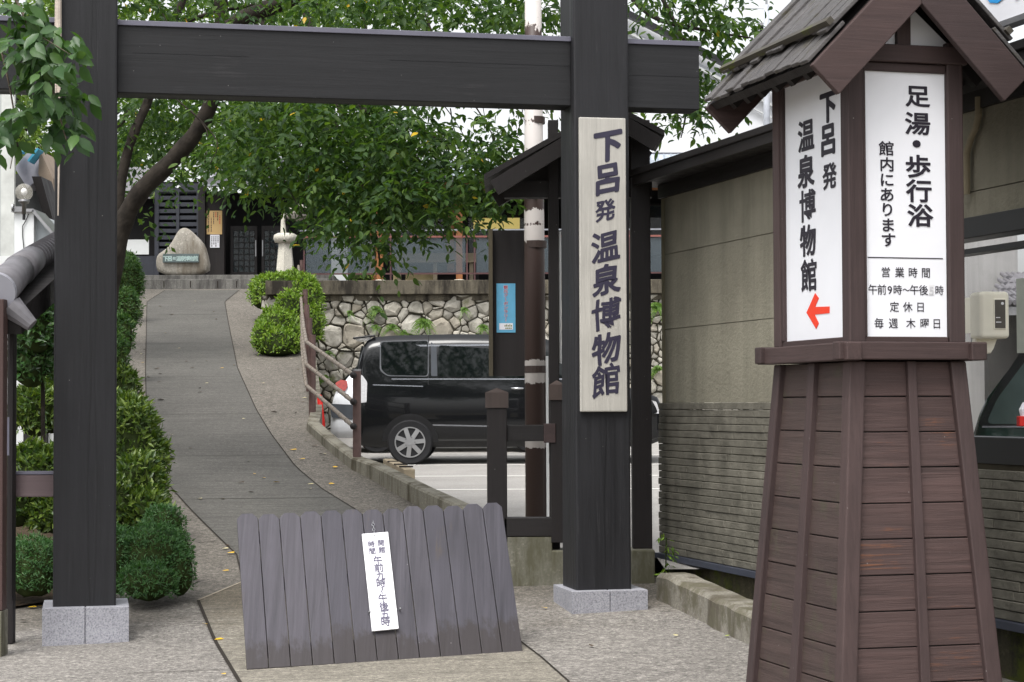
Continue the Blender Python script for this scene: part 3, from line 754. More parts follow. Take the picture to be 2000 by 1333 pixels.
MB().box((ex(410), EY+.9, PZ), (ex(640), EY+1, ez(370))).build('porch_back', DARKIN, t, world=True)
for a, b in ((447, 499), (508, 560)):
    d = MB()
    d.box((ex(a), EY+.3, PZ), (ex(a)+.07, EY+.36, ez(440))); d.box((ex(b)-.07, EY+.3, PZ), (ex(b), EY+.36, ez(440)))
    d.box((ex(a)+.07, EY+.302, PZ), (ex(b)-.07, EY+.358, PZ+.3)); d.box((ex(a)+.07, EY+.302, ez(449)), (ex(b)-.07, EY+.358, ez(440)))
    dd = d.build('door', DRK, t, world=True)
    l = MB(); xa, xb = ex(a)+.07, ex(b)-.07
    for i in range(1, 4): l.box((xa+(xb-xa)*i/4-.01, EY+.31, PZ+.3), (xa+(xb-xa)*i/4+.01, EY+.34, ez(449)))
    for i in range(1, 7): zq = PZ+.3+(ez(449)-PZ-.3)*i/7; l.box((xa, EY+.314, zq-.01), (xb, EY+.336, zq+.01))
    l.build('lattice', DRK, dd, world=True)
    MB().box((xa, EY+.345, PZ+.3), (xb, EY+.35, ez(449))).build('pane', WGLASS, dd, world=True)
    hx = ex(b)-.03 if a < 480 else ex(a)+.03
    MB().bar((hx, EY+.28, ez(500)), (hx, EY+.28, ez(468)), .025, .02).build('handle', STEEL, dd, world=True)
rf = MB().slab([(ex(400), EY-1.0, ez(374)), (ex(610), EY-1.0, ez(374)), (ex(610), EY+1.2, ez(374)+1.1), (ex(400), EY+1.2, ez(374)+1.1)], (0, 0, .1))
rf = rf.build('porch_roof', ROOFT, t, world=True)
tl = MB(); c0, c1 = V((0, EY-1.02, ez(374)+.12)), V((0, EY+1.2, ez(374)+1.23))
nx_ = 14
for i in range(nx_):
    x = ex(402) + (ex(608)-ex(402))*(i+.5)/nx_
    for j in range(7):
        q0 = c0.lerp(c1, j/7); q1 = c0.lerp(c1, (j+1.08)/7)
        tl.tube([(x, q0.y, q0.z+.03), (x, q1.y, q1.z)], [.1, .08], 10)
tl.build('roof_tiles', plain('light_grey_tile', S(150, 150, 156), .45, .5, var=.15), rf, world=True)
MB().bar((ex(400), EY-1.05, ez(371)), (ex(610), EY-1.05, ez(371)), .06, .05).build('gutter', STRIM, t, world=True)
MB().slab([(ex(150), EY-.5, ez(392)), (ex(300), EY-.5, ez(392)), (ex(300), EY+2, ez(392)+1), (ex(150), EY+2, ez(392)+1)], (0, 0, .12)).build('side_roof', ROOFT, t, world=True)
MB().box((ex(242), EY-.02, ez(497)), (ex(291), EY-.005, ez(468))).build('pale_window', PLAST, t, world=True)
MB().box((ex(150), EY-.03, PZ), (ex(302), EY-.004, ez(500))).build('plinth_boards', LOUV, t, world=True)
# notices on the porch wall
def notice(name, label, px0, py0, px1, py1, mat, cols):
    x0, x1, z0, z1 = ex(px0), ex(px1), ez(py1), ez(py0)
    o = MB().box((x0, EY-.125, z0), (x1, EY-.105, z1)); t = thing(name, label, 'notice', ((x0+x1)/2, EY-.11, z0))
    o.build('sheet', mat, t, world=True)
    mk = {}
    for (fx, f0, f1, mm) in cols:
        m = mk.setdefault(mm, MB()); z = z1-(z1-z0)*f0; zend = z1-(z1-z0)*f1; k = 0
        while z > zend:
            h = .022 + .014*((k*7) % 3); xx = x0+(x1-x0)*fx
            m.box((xx-.010, EY-.128, z-h), (xx+.010, EY-.126, z)); z -= h+.012; k += 1
    for mm, m in mk.items(): m.build('writing', mm, t, world=True)
notice('tan_notice', 'tan notice board with columns of black and red writing beside the entrance', 405, 413, 435, 459, CARD,
       [(.86, .2, .55, REDM), (.72, .06, .4, INK2), (.6, .06, .28, REDM), (.46, .06, .55, INK2), (.3, .3, .9, INK2), (.14, .06, .9, INK2)])
notice('white_notice', 'small white paper notice pinned below the tan notice board', 412, 460, 430, 485, PAPER,
       [(.85, .1, .6, INK2), (.62, .1, .8, INK2), (.4, .1, .7, INK2), (.18, .1, .8, INK2)])

# ------------------------------------------------------------------ carved monument stone
MY = 47.75
t = thing('monument_stone', 'pale rough pointed boulder with a bronze name plate at the top of the ramp', 'monument', U(358, 540, MY))
ol = [(308, 541), (305, 520), (304, 499), (316, 492), (330, 482), (340, 464), (347, 450), (357, 443), (370, 446), (383, 461), (397, 474), (403, 492), (408, 516), (412, 541)]
ctr = U(358, 505, MY); n = len(ol); m = MB()
for s_, d in ((.93, -.42), (.99, -.3), (1.0, -.12), (.985, .03), (.93, .1), (.62, .13), (.3, .14)):
    for (px, py) in ol:
        p = U(px, py, MY); q = ctr + (p-ctr)*s_; q.z = max(q.z, PZ-.02) if s_ == 1 else q.z
        jt = .05*mnoise.noise(q*2.6)
        m.v.append(V((q.x+jt*.5, MY-d+jt, q.z)))
for l in range(6):
    for k in range(n): m.f.append((l*n+k, l*n+(k+1) % n, (l+1)*n+(k+1) % n, (l+1)*n+k))
m.f += [tuple(range(6*n, 7*n)), tuple(range(n-1, -1, -1))]
mo = m.build('boulder', MONU, t, world=True, smooth=True)
ss = mo.modifiers.new('smooth', 'SUBSURF'); ss.levels = 1; ss.render_levels = 1
pa, pb = U(318, 513, MY-.19), U(388, 496, MY-.19)
pl = MB().box((pa.x, MY-.2, pa.z), (pb.x, MY-.1, pb.z)).build('plate', BRONZE, t, world=True)
its = []; wpl = pb.x-pa.x; hpl = pb.z-pa.z
for i, ch in enumerate('下呂発温泉博物館'): its.append((ch, wpl*(.08+.12*i), hpl*.55, hpl*(.62 if ch != '発' else .4)))
write(its, (pa.x, MY-.203, pb.z), (1, 0, 0), (0, 0, 1), .03).build('lettering', BRONZL, pl, world=True)

# ------------------------------------------------------------------ stone pedestal with bowl
LY = 45.0
p = U(557, 531, LY); zb = p.z - .6
t = thing('stone_pedestal', 'white tapering stone pedestal carrying a scalloped bowl and a rock behind the clipped shrubs', 'pedestal', (p.x, LY, zb))
r0, r1 = 18.5*LY/F, 12*LY/F; zt = U(557, 476, LY).z
m = MB()
for z, r in ((zb, r0*1.15), (zt, r1)): m.v += [V((p.x + r*1.12*math.cos(math.pi/3*k+.5), LY + r*1.12*math.sin(math.pi/3*k+.5), z)) for k in range(6)]
m.f = [(k, (k+1) % 6, 6+(k+1) % 6, 6+k) for k in range(6)] + [tuple(range(6, 12))]
m.build('column', LANT, t, world=True)
m = MB().lathe([(r1*.9, 0), (r1*1.7, .03), (r1*1.95, .12), (r1*1.8, .2), (r1*1.4, .23)], (p.x, LY, zt), n=20)
for v in m.v: a = math.atan2(v.y-LY, v.x-p.x); k = 1+.08*math.sin(5*a); v.x = p.x+(v.x-p.x)*k; v.y = LY+(v.y-LY)*k
m.build('bowl', LANT, t, world=True, smooth=True)
m = MB().tube([(p.x-.04, LY, zt+.22), (p.x-.05, LY, zt+.5), (p.x-.02, LY, zt+.75)], [.07, .05, .06], 10); m.build('stem', LANT, t, world=True)
m = MB().ball((p.x+.28, LY, zt+.72), (.26, .2, .2), 8)
for v in m.v: v += V((1, 1, 1))*.07*mnoise.noise(v*4)
m.build('rock', MONU, t, world=True)

# ================================================================== THE GATE
GA = math.atan(F / 17600)
gdir = V((math.cos(GA), math.sin(GA), 0)); gnrm = V((-math.sin(GA), math.cos(GA), 0))
g0 = G(105, 1190, lambda x, y: .22, 12); g0 = U(105, 1187, 13.22)
def gs(px, py, off=0.0):                # distance along the gate face of a pixel column, `off` behind the face
    d = CR @ V(((px - 1000) / F, -(py - 666.5) / F, -1.0)); o = g0 + gnrm*off
    k = (o - CAM).dot(gnrm) / d.dot(gnrm); p = CAM + d*k
    return (p - o).dot(gdir), p.z
t = thing('wooden_gate', 'tall charcoal black timber gate of two square posts and a deep cross beam', 'gate', (g0.x, g0.y, 0), GA)
PW = .43
for i, (pl_, pr_, zb, zbb) in enumerate(((105, 228, .225, -.05), (1123, 1231, .33, .0))):
    xa = gs(pl_, 700)[0]; xb = gs(pr_, 700)[0]; dpt = xb-xa
    post = MB().box((xa, 0, gs(pl_, (1189, 1155)[i])[1]-.012), (xb, dpt, 5.6))
    post.build('post', BLK, t, bevel=.014)
    # drying crack
    cm = MB(); cx = xa + dpt*(.56 if i == 0 else .53)
    zz = [5.6, 4.4, 3.4, 2.6, 1.8, 1.1, .5, .26] if i == 0 else [1.9, 1.4, .9, .45]
    for k in range(len(zz)-1):
        j0, j1 = .012*math.sin(k*2.1), .012*math.sin((k+1)*2.1)
        cm.add([(cx+j0-.003, -.0025, zz[k]), (cx+j0+.003, -.0025, zz[k]), (cx+j1+.003, -.0025, zz[k+1]), (cx+j1-.003, -.0025, zz[k+1])], [(0, 3, 2, 1)])
        if i == 0: cm.add([(cx+.045-j0-.002, -.0025, zz[k]), (cx+.045-j0+.002, -.0025, zz[k]), (cx+.045-j1+.002, -.0025, zz[k+1]), (cx+.045-j1-.002, -.0025, zz[k+1])], [(0, 3, 2, 1)])
    cm.build('drying_crack', BLACK, t)
    # granite plinth of two blocks
    qa, qb, yt, yb = ((82, 252, 1189, 1253), (1118, 1266, 1156, 1207))[i]
    a_, b_ = gs(qa, yb, -.085)[0], gs(qb, yb, -.085)[0]; z1 = gs(qa, yt, -.085)[1]; z0 = gs(qa, yb, -.085)[1]
    mid = a_ + (b_-a_)*(.495 if i == 0 else .5)
    pm = MB().box((a_, -.085, z0-.1), (mid-.004, dpt+.085, z1)).box((mid+.004, -.085, z0-.1), (b_, dpt+.085, z1)).box((mid-.0035, -.078, z0-.1), (mid+.0035, dpt+.07, z1-.004))
    pm.build('plinth', GRAN, t, bevel=.006)
bo = .09
zbt, ztp = gs(230, 181, bo)[1], gs(230, 48, bo)[1]
xl_, xr_ = -1.7, gs(1366, 150, bo)[0]
pA0, pA1 = gs(105, 700)[0], gs(228, 700)[0]; pB0, pB1 = gs(1123, 700)[0], gs(1231, 700)[0]
bm_ = MB()
for a_, b_ in ((xl_, pA0+.002), (pA1-.002, pB0+.002), (pB1-.002, xr_)):
    bm_.box((a_, bo, zbt), (b_, bo+.24, ztp))
bm_.build('beam', BLKX, t, bevel=.006)
cp = MB()
for a_, b_ in ((xl_, pA0), (pA1, pB0), (pB1, xr_+.012)): cp.box((a_, bo-.015, ztp-.006), (b_, bo+.255, ztp+.03))
cp.build('beam_cap', METC, t, bevel=.003)
for (a_, b_, z) in ((pA1+1.9, pB0, zbt+.29), (pB1, xr_, zbt+.24), (pA1+.1, pA1+.9, zbt+.28)): MB().box((a_, bo-.002, z), (b_, bo+.01, z+.004)).build('drying_crack', BLACK, t)

# name board on the right post
bx0, bz1 = gs(1131, 229, -.03); bx1, _ = gs(1222, 229, -.03); _, bz0 = gs(1139, 805, -.03)
t = thing('name_board', 'pale weathered name board with bold brush writing hung on the right gate post', 'signboard', g0 + gdir*((bx0+bx1)/2) - gnrm*.03 + V((0, 0, bz0-g0.z)), GA)
o0 = XF[t].inverted()
wB, hB = bx1-bx0, bz1-bz0
MB().box((-wB/2, -.005, 0), (wB/2, .028, hB)).build('board', PAL, t, bevel=.008)
its = []
for ch, px, py, h in (('下', 1187, 283, 68), ('呂', 1187, 347, 66), ('発', 1183, 411, 46), ('温', 1184, 482, 66), ('泉', 1186, 547, 64), ('博', 1187, 614, 68), ('物', 1188, 681, 66), ('館', 1188, 743, 68)):
    lx = 1131 + (py-229)*8/576
    its.append((ch, -wB/2 + wB*(px-lx)/91, hB*(py-229)/576, hB*h/576*.95))
write(its, (0, -.0068, hB), (1, 0, 0), (0, 0, 1), .034, .94, .22, .018).build('lettering', INK, t)

# rope down the left post
rx, _ = gs(113, 100, -.03)
r0 = g0 + gdir*rx - gnrm*.035
t = thing('rope', 'frayed pale rope hanging down the left gate post among leaves', 'rope', (r0.x, r0.y, 3.2))
m = MB().tube([r0 + V((0, 0, 5.2-r0.z)), r0 + V((.004, 0, 3.9-r0.z))], [.02, .022], 8).tube([r0 + V((.004, 0, 3.91-r0.z)), r0 + V((.012, 0, 3.4-r0.z)), r0 + V((.006, 0, 2.9-r0.z))], [.016, .009, .004], 8)
for k in range(3): m.tube([r0+V((.014*math.cos(k*2), -.01, 5.2-r0.z)), r0+V((.014*math.cos(k*2+1), -.012, 4.2-r0.z)), r0+V((.02*math.cos(k*2), -.012, 3.6-r0.z))], .006, 6)
m.build('strand', ROPE, t, world=True)

# ================================================================== BARRIER BOARD WITH OPENING HOURS
BL, BR, TL, TR = U(482, 1308, 11.75), U(1022, 1275, 12.3), U(462, 1006, 12.25), U(980, 983, 12.8)
def bq(u, v): return (BL.lerp(BR, u)).lerp(TL.lerp(TR, u), v)
bn = (BR-BL).cross(TL-BL).normalized()
if bn.y > 0: bn = -bn
t = thing('barrier_board', 'leaning barrier of grey vertical planks with clipped tops standing across the path', 'barrier', BL.lerp(BR, .5))
NPk = 13
for i in range(NPk):
    u0, u1 = i/NPk + .0014, (i+1)/NPk - .0014; w = 1/NPk; dv = rnd.uniform(-.006, .008)
    pts = [bq(u0, -.0), bq(u1, -.0), bq(u1, .968+dv), bq(u1-w*.24, 1+dv), bq(u0+w*.24, 1.0+dv), bq(u0, .97+dv)]
    off = bn*rnd.uniform(0, .004)
    MB().slab([p+off for p in pts], -bn*.022).build('plank', GRY, t, world=True, bevel=.003)
m = MB()
for v in (.12, .55, .86): m.bar(bq(.02, v)-bn*.045, bq(.98, v)-bn*.045, .04, .07, up=bn.cross(BR-BL))
m.build('back_rail', DRKX, t, world=True)
for u in (.06, .94):
    q = bq(u, .86)-bn*.08; MB().bar(q, (q.x+.02, q.y+.62, gz(q.x, q.y+.62)), .045, .06, up=(1, 0, 0)).build('prop', DRK, t, world=True)
# hanging plate
def bpx(px, py, lift):                  # point on the board under a pixel
    d = CR @ V(((px - 1000) / F, -(py - 666.5) / F, -1.0)); o = BL + bn*lift
    return CAM + d*((o-CAM).dot(bn)/d.dot(bn))
c00, c10, c11, c01 = bpx(707, 1043, .03), bpx(758, 1039, .03), bpx(779, 1228, .03), bpx(727, 1233, .03)
t = thing('hours_plate', 'white hanging plate with opening hours in grey writing on the plank barrier', 'sign', bpx(752, 1231, .03))
MB().slab([c01, c11, c10, c00], -bn*.012).build('plate', plain('worn_white_plate', S(236, 236, 240), .5, .4, var=.02), t, world=True, bevel=.002)
ux = ((c10-c00)+(c11-c01)).normalized(); uy = ((c00-c01)+(c10-c11)).normalized(); wP = (c10-c00).length; hP = (c00-c01).length
its = []
def pf(px, py):
    v = (py-1041)/190; lx = 707+20*v; return wP*(px-lx)/51.5, hP*v
for ch, px, py, h in (('開', 744, 1062, 17), ('館', 746, 1076, 17), ('時', 725, 1063, 17), ('間', 727, 1077, 17), ('午', 738, 1096, 23), ('前', 740, 1111, 23), ('九', 743, 1126, 23), ('時', 743.5, 1141, 23), ('〜', 746, 1155, 18), ('午', 747.5, 1170, 23), ('後', 749.5, 1186, 23), ('五', 751.5, 1201, 23), ('時', 752.5, 1216, 23)):
    x, y = pf(px, py); its.append((ch, x, y, wP*h/51.5*.82, ch == '〜'))
write(its, c00 + bn*.0025, ux, uy, .014, 1.0).build('lettering', INKP, t, world=True)
m = MB(); q0, q1 = bpx(728, 1018, .012), bpx(731, 1046, .032)
for k in range(6):
    a = q0.lerp(q1, k/6); b = q0.lerp(q1, (k+1)/6); md = (a+b)/2; dd = (b-a); s = (ux if k % 2 else bn)*.008
    pts = [md + dd*.62*math.cos(q) + s*math.sin(q) for q in [i*math.pi/5 for i in range(11)]]
    m.tube(pts, .0022, 6, False)
m.build('chain', CHROME, t, world=True)
m = MB()
for px, py in ((720, 1199), (780, 1193)): q = bpx(px, py, .0); m.tube([q, q+bn*.03], .005, 8).ball(q+bn*.03, .007, 6)
m.build('pin', STEEL, t, world=True)

# ================================================================== NOTICE BOARD, LOW FENCE AND POLE BEHIND THE RIGHT POST
NY = 15.35
t = thing('notice_shelter', 'dark timber notice board under a small gabled roof behind the right gate post', 'notice board', U(1150, 1100, NY))
def np_(px, py, Y=NY): return U(px, py, Y)
for a, b in ((1074, 1094), (1236, 1274)):
    pa, pb = np_(a, 1072), np_(b, 250); MB().box((pa.x, NY-.02, pa.z), (np_(b, 1072).x, NY+.16, np_(b, 235).z)).build('post', DRK, t, world=True, bevel=.006)
A, B_, Cc = np_(945, 352, NY-.35), np_(1195, 212, NY-.35), np_(1298, 266, NY-.35)
th = V((0, 0, -.05)); dp = V((0, .95, 0))
rf = MB().slab([A, B_, B_+dp, A+dp], (0, 0, .045)).slab([B_, Cc, Cc+dp, B_+dp], (0, 0, .045))
r_ = rf.build('roof', DRKX, t, world=True)
for k in (0, .92):
    m = MB(); m.bar(A+V((.08, k+.02, -.06)), B_+V((0, k+.02, -.06)), .05, .12); m.bar(B_+V((0, k+.02, -.06)), Cc+V((-.06, k+.02, -.06)), .05, .12)
    m.build('bargeboard', DRK, t, world=True)
pa, pb = np_(985, 386), np_(1274, 352); MB().box((pa.x, NY+.02, pa.z), (pb.x, NY+.14, pb.z)).build('lintel', DRKX, t, world=True)
pa, pb = np_(1000, 360), np_(1262, 262); MB().slab([(pa.x, NY+.06, pa.z), (pb.x, NY+.06, pa.z), (pb.x, NY+.06, np_(1262, 268).z), (np_(1195, 222).x, NY+.06, np_(1195, 226).z)], (0, .04, 0)).build('gable_board', DRK, t, world=True)
pa, pb = np_(955, 735), np_(1078, 449)
MB().box((pa.x+.03, NY+.04, pa.z), (np_(1024, 500).x, NY+.1, pb.z)).build('panel', DRK, t, world=True)
MB().box((pa.x, NY-.03, pa.z), (pa.x+.032, NY+.14, pb.z+.004)).build('panel_edge', wood('olive_brown_edge', S(70, 64, 50), 'z'), t, world=True)
MB().box((np_(1090, 660).x-.012, NY+.015, np_(1090, 710).z), (np_(1097, 660).x, NY+.035, np_(1090, 452).z)).build('pale_strip', PLAST, t, world=True)
pa, pb = np_(970, 650, NY+.03), np_(1006.5, 554, NY+.03)
t = thing('coupon_poster', 'narrow light blue poster with red vertical writing on the dark notice panel', 'poster', ((pa.x+pb.x)/2, NY+.03, pa.z))
MB().box((pa.x, NY+.034, pa.z), (pb.x, NY+.038, pb.z)).build('sheet', POST, t, world=True)
w_, h_ = pb.x-pa.x, pb.z-pa.z
its = [(ch, w_*.49, h_*(.075+.083*i), h_*.078, ch == 'ー') for i, ch in enumerate('観光クーポンラリー')]
write(its, (pa.x, NY+.0335, pb.z), (1, 0, 0), (0, 0, 1), .05, 1.2).build('lettering_outline', WHT, t, world=True)
write(its, (pa.x, NY+.0325, pb.z), (1, 0, 0), (0, 0, 1), .012, 1.2).build('lettering', plain('crimson_ink', S(168, 30, 60), .5), t, world=True)
MB().box((pa.x+w_*.14, NY+.0325, pa.z+h_*.06), (pb.x-w_*.14, NY+.0335, pa.z+h_*.19)).build('white_label', PAPER, t, world=True)
m = MB()
for k in range(5): m.box((pa.x+w_*(.42+.085*k), NY+.0315, pa.z+h_*.12), (pa.x+w_*(.475+.085*k), NY+.0322, pa.z+h_*(.155+.01*(k % 2))))
for k in range(4): m.box((pa.x+w_*(.46+.09*k), NY+.0315, pa.z+h_*.075), (pa.x+w_*(.53+.09*k), NY+.0322, pa.z+h_*.1))
m.build('writing', plain('olive_ink', S(110, 120, 50), .5), t, world=True)

FY = 15.3
t = thing('low_fence', 'low dark timber fence with capped posts and one rail on a concrete footing', 'fence', U(1030, 1112, FY))
for a, b, yt in ((952, 991, 757), (1076, 1101, 742)):
    pa, pb = U(a, 1046, FY), U(b, yt, FY); p1 = U(b, 1046, FY)
    po = MB().box((pa.x, FY-.12, pa.z-.05), (p1.x, FY-.0, pb.z-.16)).build('post', DRK, t, world=True, bevel=.005)
    c0 = MB().box((pa.x-.012, FY-.132, pb.z-.16), (p1.x+.012, FY+.012, pb.z-.04))
    x0, x1, y0_, y1_, zq = pa.x-.012, p1.x+.012, FY-.132, FY+.012, pb.z-.04
    c0.add([(x0, y0_, zq), (x1, y0_, zq), (x1, y1_, zq), (x0, y1_, zq), ((x0+x1)/2, (y0_+y1_)/2, zq+.035)], [(0, 1, 4), (1, 2, 4), (2, 3, 4), (3, 0, 4)])
    c0.build('cap', wood('cap_wood', S(70, 60, 56), 'z'), po, world=True)
pa, pb = U(989, 862, FY), U(1077, 830, FY); MB().box((pa.x, FY-.09, pa.z), (pb.x-.06, FY-.03, pb.z)).build('rail', DRKX, t, world=True, bevel=.004)
MB().box((pb.x-.062, FY-.13, pa.z-.012), (pb.x+.03, FY-.0, pb.z+.01)).build('rail_end', BRNX, t, world=True, bevel=.004)
pa, pb = U(985, 1046, FY), U(1078, 1010, FY); MB().box((pa.x, FY-.12, pa.z), (pb.x, FY+.04, pb.z)).build('sill', DRKX, t, world=True, bevel=.004)
pa, pb = U(940, 1114, FY), U(1078, 1047, FY); MB().box((pa.x-.1, FY-.115, pa.z-.3), (pb.x+.0, FY+.16, pb.z)).build('footing', FOOT, t, world=True, bevel=.006)
pa, pb = U(1078, 1160, FY-.15), U(1102, 1076, FY-.15); MB().box((pa.x, FY-.16, pa.z-.2), (pb.x+.02, FY+.2, pb.z)).build('post_footing', FOOT, t, world=True, bevel=.01)
pa, pb = U(1234, 1172, FY-.12), U(1279, 1075, FY-.12); MB().box((pa.x, FY-.13, pa.z-.2), (pb.x, FY+.24, pb.z)).build('post_footing', FOOT, t, world=True, bevel=.01)

PYY = 16.6
pt = U(1041, -40, PYY); pb_ = U(1048, 1010, PYY)
t = thing('steel_pole', 'tall round steel pole with brown paint flaking off in white patches', 'pole', (pb_.x, PYY, lotz(PYY)))
pk = NT('flaking_brown_paint'); co = pk.coord()
sx = pk.N('SeparateXYZ'); tc = pk.N('TexCoord'); pk.L(tc.outputs['Object'], sx.inputs[0])
nz = pk.noise(pk.coord((9, 9, 4)), 1.6, 6, .7); acc = None
zl0 = lotz(PYY)
def zz_(py): return U(1045, py, PYY).z - zl0
for py, hw_ in ((20, 40), (222, 18), (268, 34), (425, 14), (458, 18), (712, 9), (737, 14), (866, 10), (1130, 4)):
    d = pk.math('ABSOLUTE', pk.math('SUBTRACT', sx.outputs['Z'], zz_(py))); k = pk.math('SUBTRACT', 1.0, pk.math('DIVIDE', d, hw_*PYY/F))
    acc = k if acc is None else pk.math('MAXIMUM', acc, k)
mask = pk.ramp(pk.math('ADD', acc, pk.math('MULTIPLY', pk.math('SUBTRACT', nz, .5), 2.6)), [(.12, (0,0,0,1)), (.16, (1,1,1,1))])
pk.col(pk.mix(mask, S(62, 48, 44), S(196, 190, 186))); pk.set(.5, .4); pk.bump(mask, .4, .004)
rr = 21.5*PYY/F
MB().tube([(pb_.x, PYY, zl0-.1), (pb_.x-.01, PYY, 3.0), (pt.x-.0, PYY, 6.2)], [rr, rr*.93, rr*.66], 20).build('shaft', pk.m, t, world=True, smooth=True)
for py in (236, 478, 722):
    q = U(1046, py, PYY); r3 = rr*(.82 if py < 300 else .97)
    MB().lathe([(r3*1.05, -.03), (r3*1.05, .03)], (q.x + (.0), PYY, q.z), n=20).build('band', plain('rusted_band', S(56, 44, 40), .6), t, world=True)
MB().bar((pb_.x+rr*1.02, PYY-.03, zl0), (pb_.x+rr*1.0, PYY-.03, U(0, 700, PYY).z), .022, .022).build('cable_duct', PLAST, t, world=True)

# ================================================================== SIGN TOWER
TA = math.atan(F / 13700)
tdir = V((math.cos(TA), math.sin(TA), 0)); tnr = V((-math.sin(TA), math.cos(TA), 0))
near = U(1660, 690, 9.5); near.z = 0
TW, TD = .63, .94
tc_ = near + tdir*TW/2 + tnr*TD/2
t = thing('sign_tower', 'tall brown plank sign tower with white sign panels under a small gabled shingle roof', 'sign tower', (tc_.x, tc_.y, -.02), TA)
hx, hy = TW/2, TD/2; ZB = 1.83; EX = .135
def ring(x, y, e): return [(-x-e, -y-e), (x+e, -y-e), (x+e, y+e), (-x-e, y+e)]
# boarded base: planks course by course, lower courses wider
def ee(z): return EX*(1 - z/ZB)
mfs = [MB() for _ in range(4)]; nrow = 11; RH = .174
for k in range(nrow):
    za, zb = max(0, ZB-RH*(nrow-k)) + .003, ZB-RH*(nrow-1-k) - .003; ea, eb = ee(za), ee(zb)
    th_ = .03; jj = rnd.uniform(0, .004)
    lo = ring(hx-.035+jj, hy-.035+jj, ea); hi = ring(hx-.035+jj, hy-.035+jj, eb)
    for a, b, mb in ((0, 1, mfs[0]), (1, 2, mfs[1]), (2, 3, mfs[2]), (3, 0, mfs[3])):
        ins = lambda p: (p[0]*.93, p[1]*.95)
        A0, A1, B0, B1 = lo[a], lo[b], hi[a], hi[b]
        mb.frustum([(*A0, za), (*A1, za), (*ins(A1), za), (*ins(A0), za)], [(*B0, zb), (*B1, zb), (*ins(B1), zb), (*ins(B0), zb)])
for mb, mm in zip(mfs, (PLK, PLKY, PLK, PLKY)): mb.build('planking', mm, t, bevel=.003)
lo = ring(hx-.06, hy-.06, EX); hi = ring(hx-.06, hy-.06, 0)
MB().frustum([(*p, 0) for p in lo], [(*p, ZB) for p in hi]).build('backing', BLACK, t)
pw = .085
for sx_, sy_ in ((-1, -1), (1, -1), (1, 1), (-1, 1)):
    x0, y0_ = sx_*(hx+EX), sy_*(hy+EX); x1, y1_ = sx_*hx, sy_*hy; w = pw
    f = lambda x, y, z: sorted([(x, y, z), (x-sx_*w, y, z), (x-sx_*w, y-sy_*w, z), (x, y-sy_*w, z)], key=lambda p: math.atan2(p[1]-(y-sy_*w/2), p[0]-(x-sx_*w/2)))
    MB().frustum(f(x0, y0_, 0), f(x1, y1_, ZB)).build('corner_post', BRN, t, bevel=.008)
b2 = .026
for (x, y, dx, dy) in ((.02, -1, 1, 0), (.02, 1, 1, 0), (-1, .0, 0, 1), (1, .0, 0, 1)):
    m = MB()
    if dx:
        yb, yt = y*(hy+EX-.005), y*(hy-.005); m.frustum([(x-b2, min(yb, yb-y*.05), 0), (x+b2, min(yb, yb-y*.05), 0), (x+b2, max(yb, yb-y*.05), 0), (x-b2, max(yb, yb-y*.05), 0)],
                  [(x-b2*.9, min(yt, yt-y*.05), ZB), (x+b2*.9, min(yt, yt-y*.05), ZB), (x+b2*.9, max(yt, yt-y*.05), ZB), (x-b2*.9, max(yt, yt-y*.05), ZB)])
    else:
        xb, xt = x*(hx+EX-.005), x*(hx-.005); m.frustum([(min(xb, xb-x*.05), y-.045, 0), (max(xb, xb-x*.05), y-.045, 0), (max(xb, xb-x*.05), y+.045, 0), (min(xb, xb-x*.05), y+.045, 0)],
                  [(min(xt, xt-x*.05), y-.04, ZB), (max(xt, xt-x*.05), y-.04, ZB), (max(xt, xt-x*.05), y+.04, ZB), (min(xt, xt-x*.05), y+.04, ZB)])
    m.build('batten', BRN, t, bevel=.004)
# ledge beams crossing at the corners
for s_ in (-1, 1):
    MB().box((-hx-.085, s_*(hy+.02)-.04, ZB+.006), (hx+.085, s_*(hy+.02)+.04, ZB+.094)).build('ledge_beam', BRNX, t, bevel=.006)
    MB().box((s_*(hx+.02)-.04, -hy-.095, ZB+.002), (s_*(hx+.02)+.04, hy+.085, ZB+.09)).build('ledge_beam', BRNY, t, bevel=.006)
ZT = 3.42
for sx_, sy_ in ((-1, -1), (1, -1), (1, 1), (-1, 1)):
    MB().box((sx_*hx-(.088 if sx_ > 0 else 0), sy_*hy-(.088 if sy_ > 0 else 0), ZB+.09), (sx_*hx+(.088 if sx_ < 0 else 0), sy_*hy+(.088 if sy_ < 0 else 0), ZT)).build('upper_post', BRN, t, bevel=.008)
def tp(px, py, axis):                   # tower face coordinates of a pixel: front face (x) or side face (y)
    d = CR @ V(((px - 1000) / F, -(py - 666.5) / F, -1.0)); c = V((tc_.x, tc_.y, -.02))
    nrm = tnr if axis == 'x' else tdir; o = c - nrm*(hy-.026 if axis == 'x' else hx-.026)
    p = CAM + d*((o-CAM).dot(nrm)/d.dot(nrm)); return (p-c).dot(tdir if axis == 'x' else tnr), p.z+.02
zs0 = tp(1770, 657, 'x')[1]; zs1 = tp(1765, 143, 'x')[1]
MB().box((-hx+.09, -hy+.012, ZB+.095), (hx-.09, -hy+.07, zs0-.003)).build('frame_rail', BRNX, t, bevel=.004)
MB().box((-hx+.09, -hy+.012, zs1+.003), (hx-.09, -hy+.07, zs1+.045)).build('frame_rail', BRNX, t, bevel=.004)
MB().box((-hx-.02, -hy-.012, zs1+.048), (hx+.02, -hy+.08, zs1+.135)).build('frame_rail', BRNX, t, bevel=.004)
for y in (-1, 1):
    if y > 0: MB().box((-hx+.09, hy-.07, ZB+.1), (hx-.09, hy-.01, zs1+.15)).build('back_panel', PLK, t)
MB().box((-hx+.012, -hy+.09, ZB+.09), (-hx+.07, hy-.09, zs0-.003)).build('frame_rail', BRNY, t, bevel=.004)
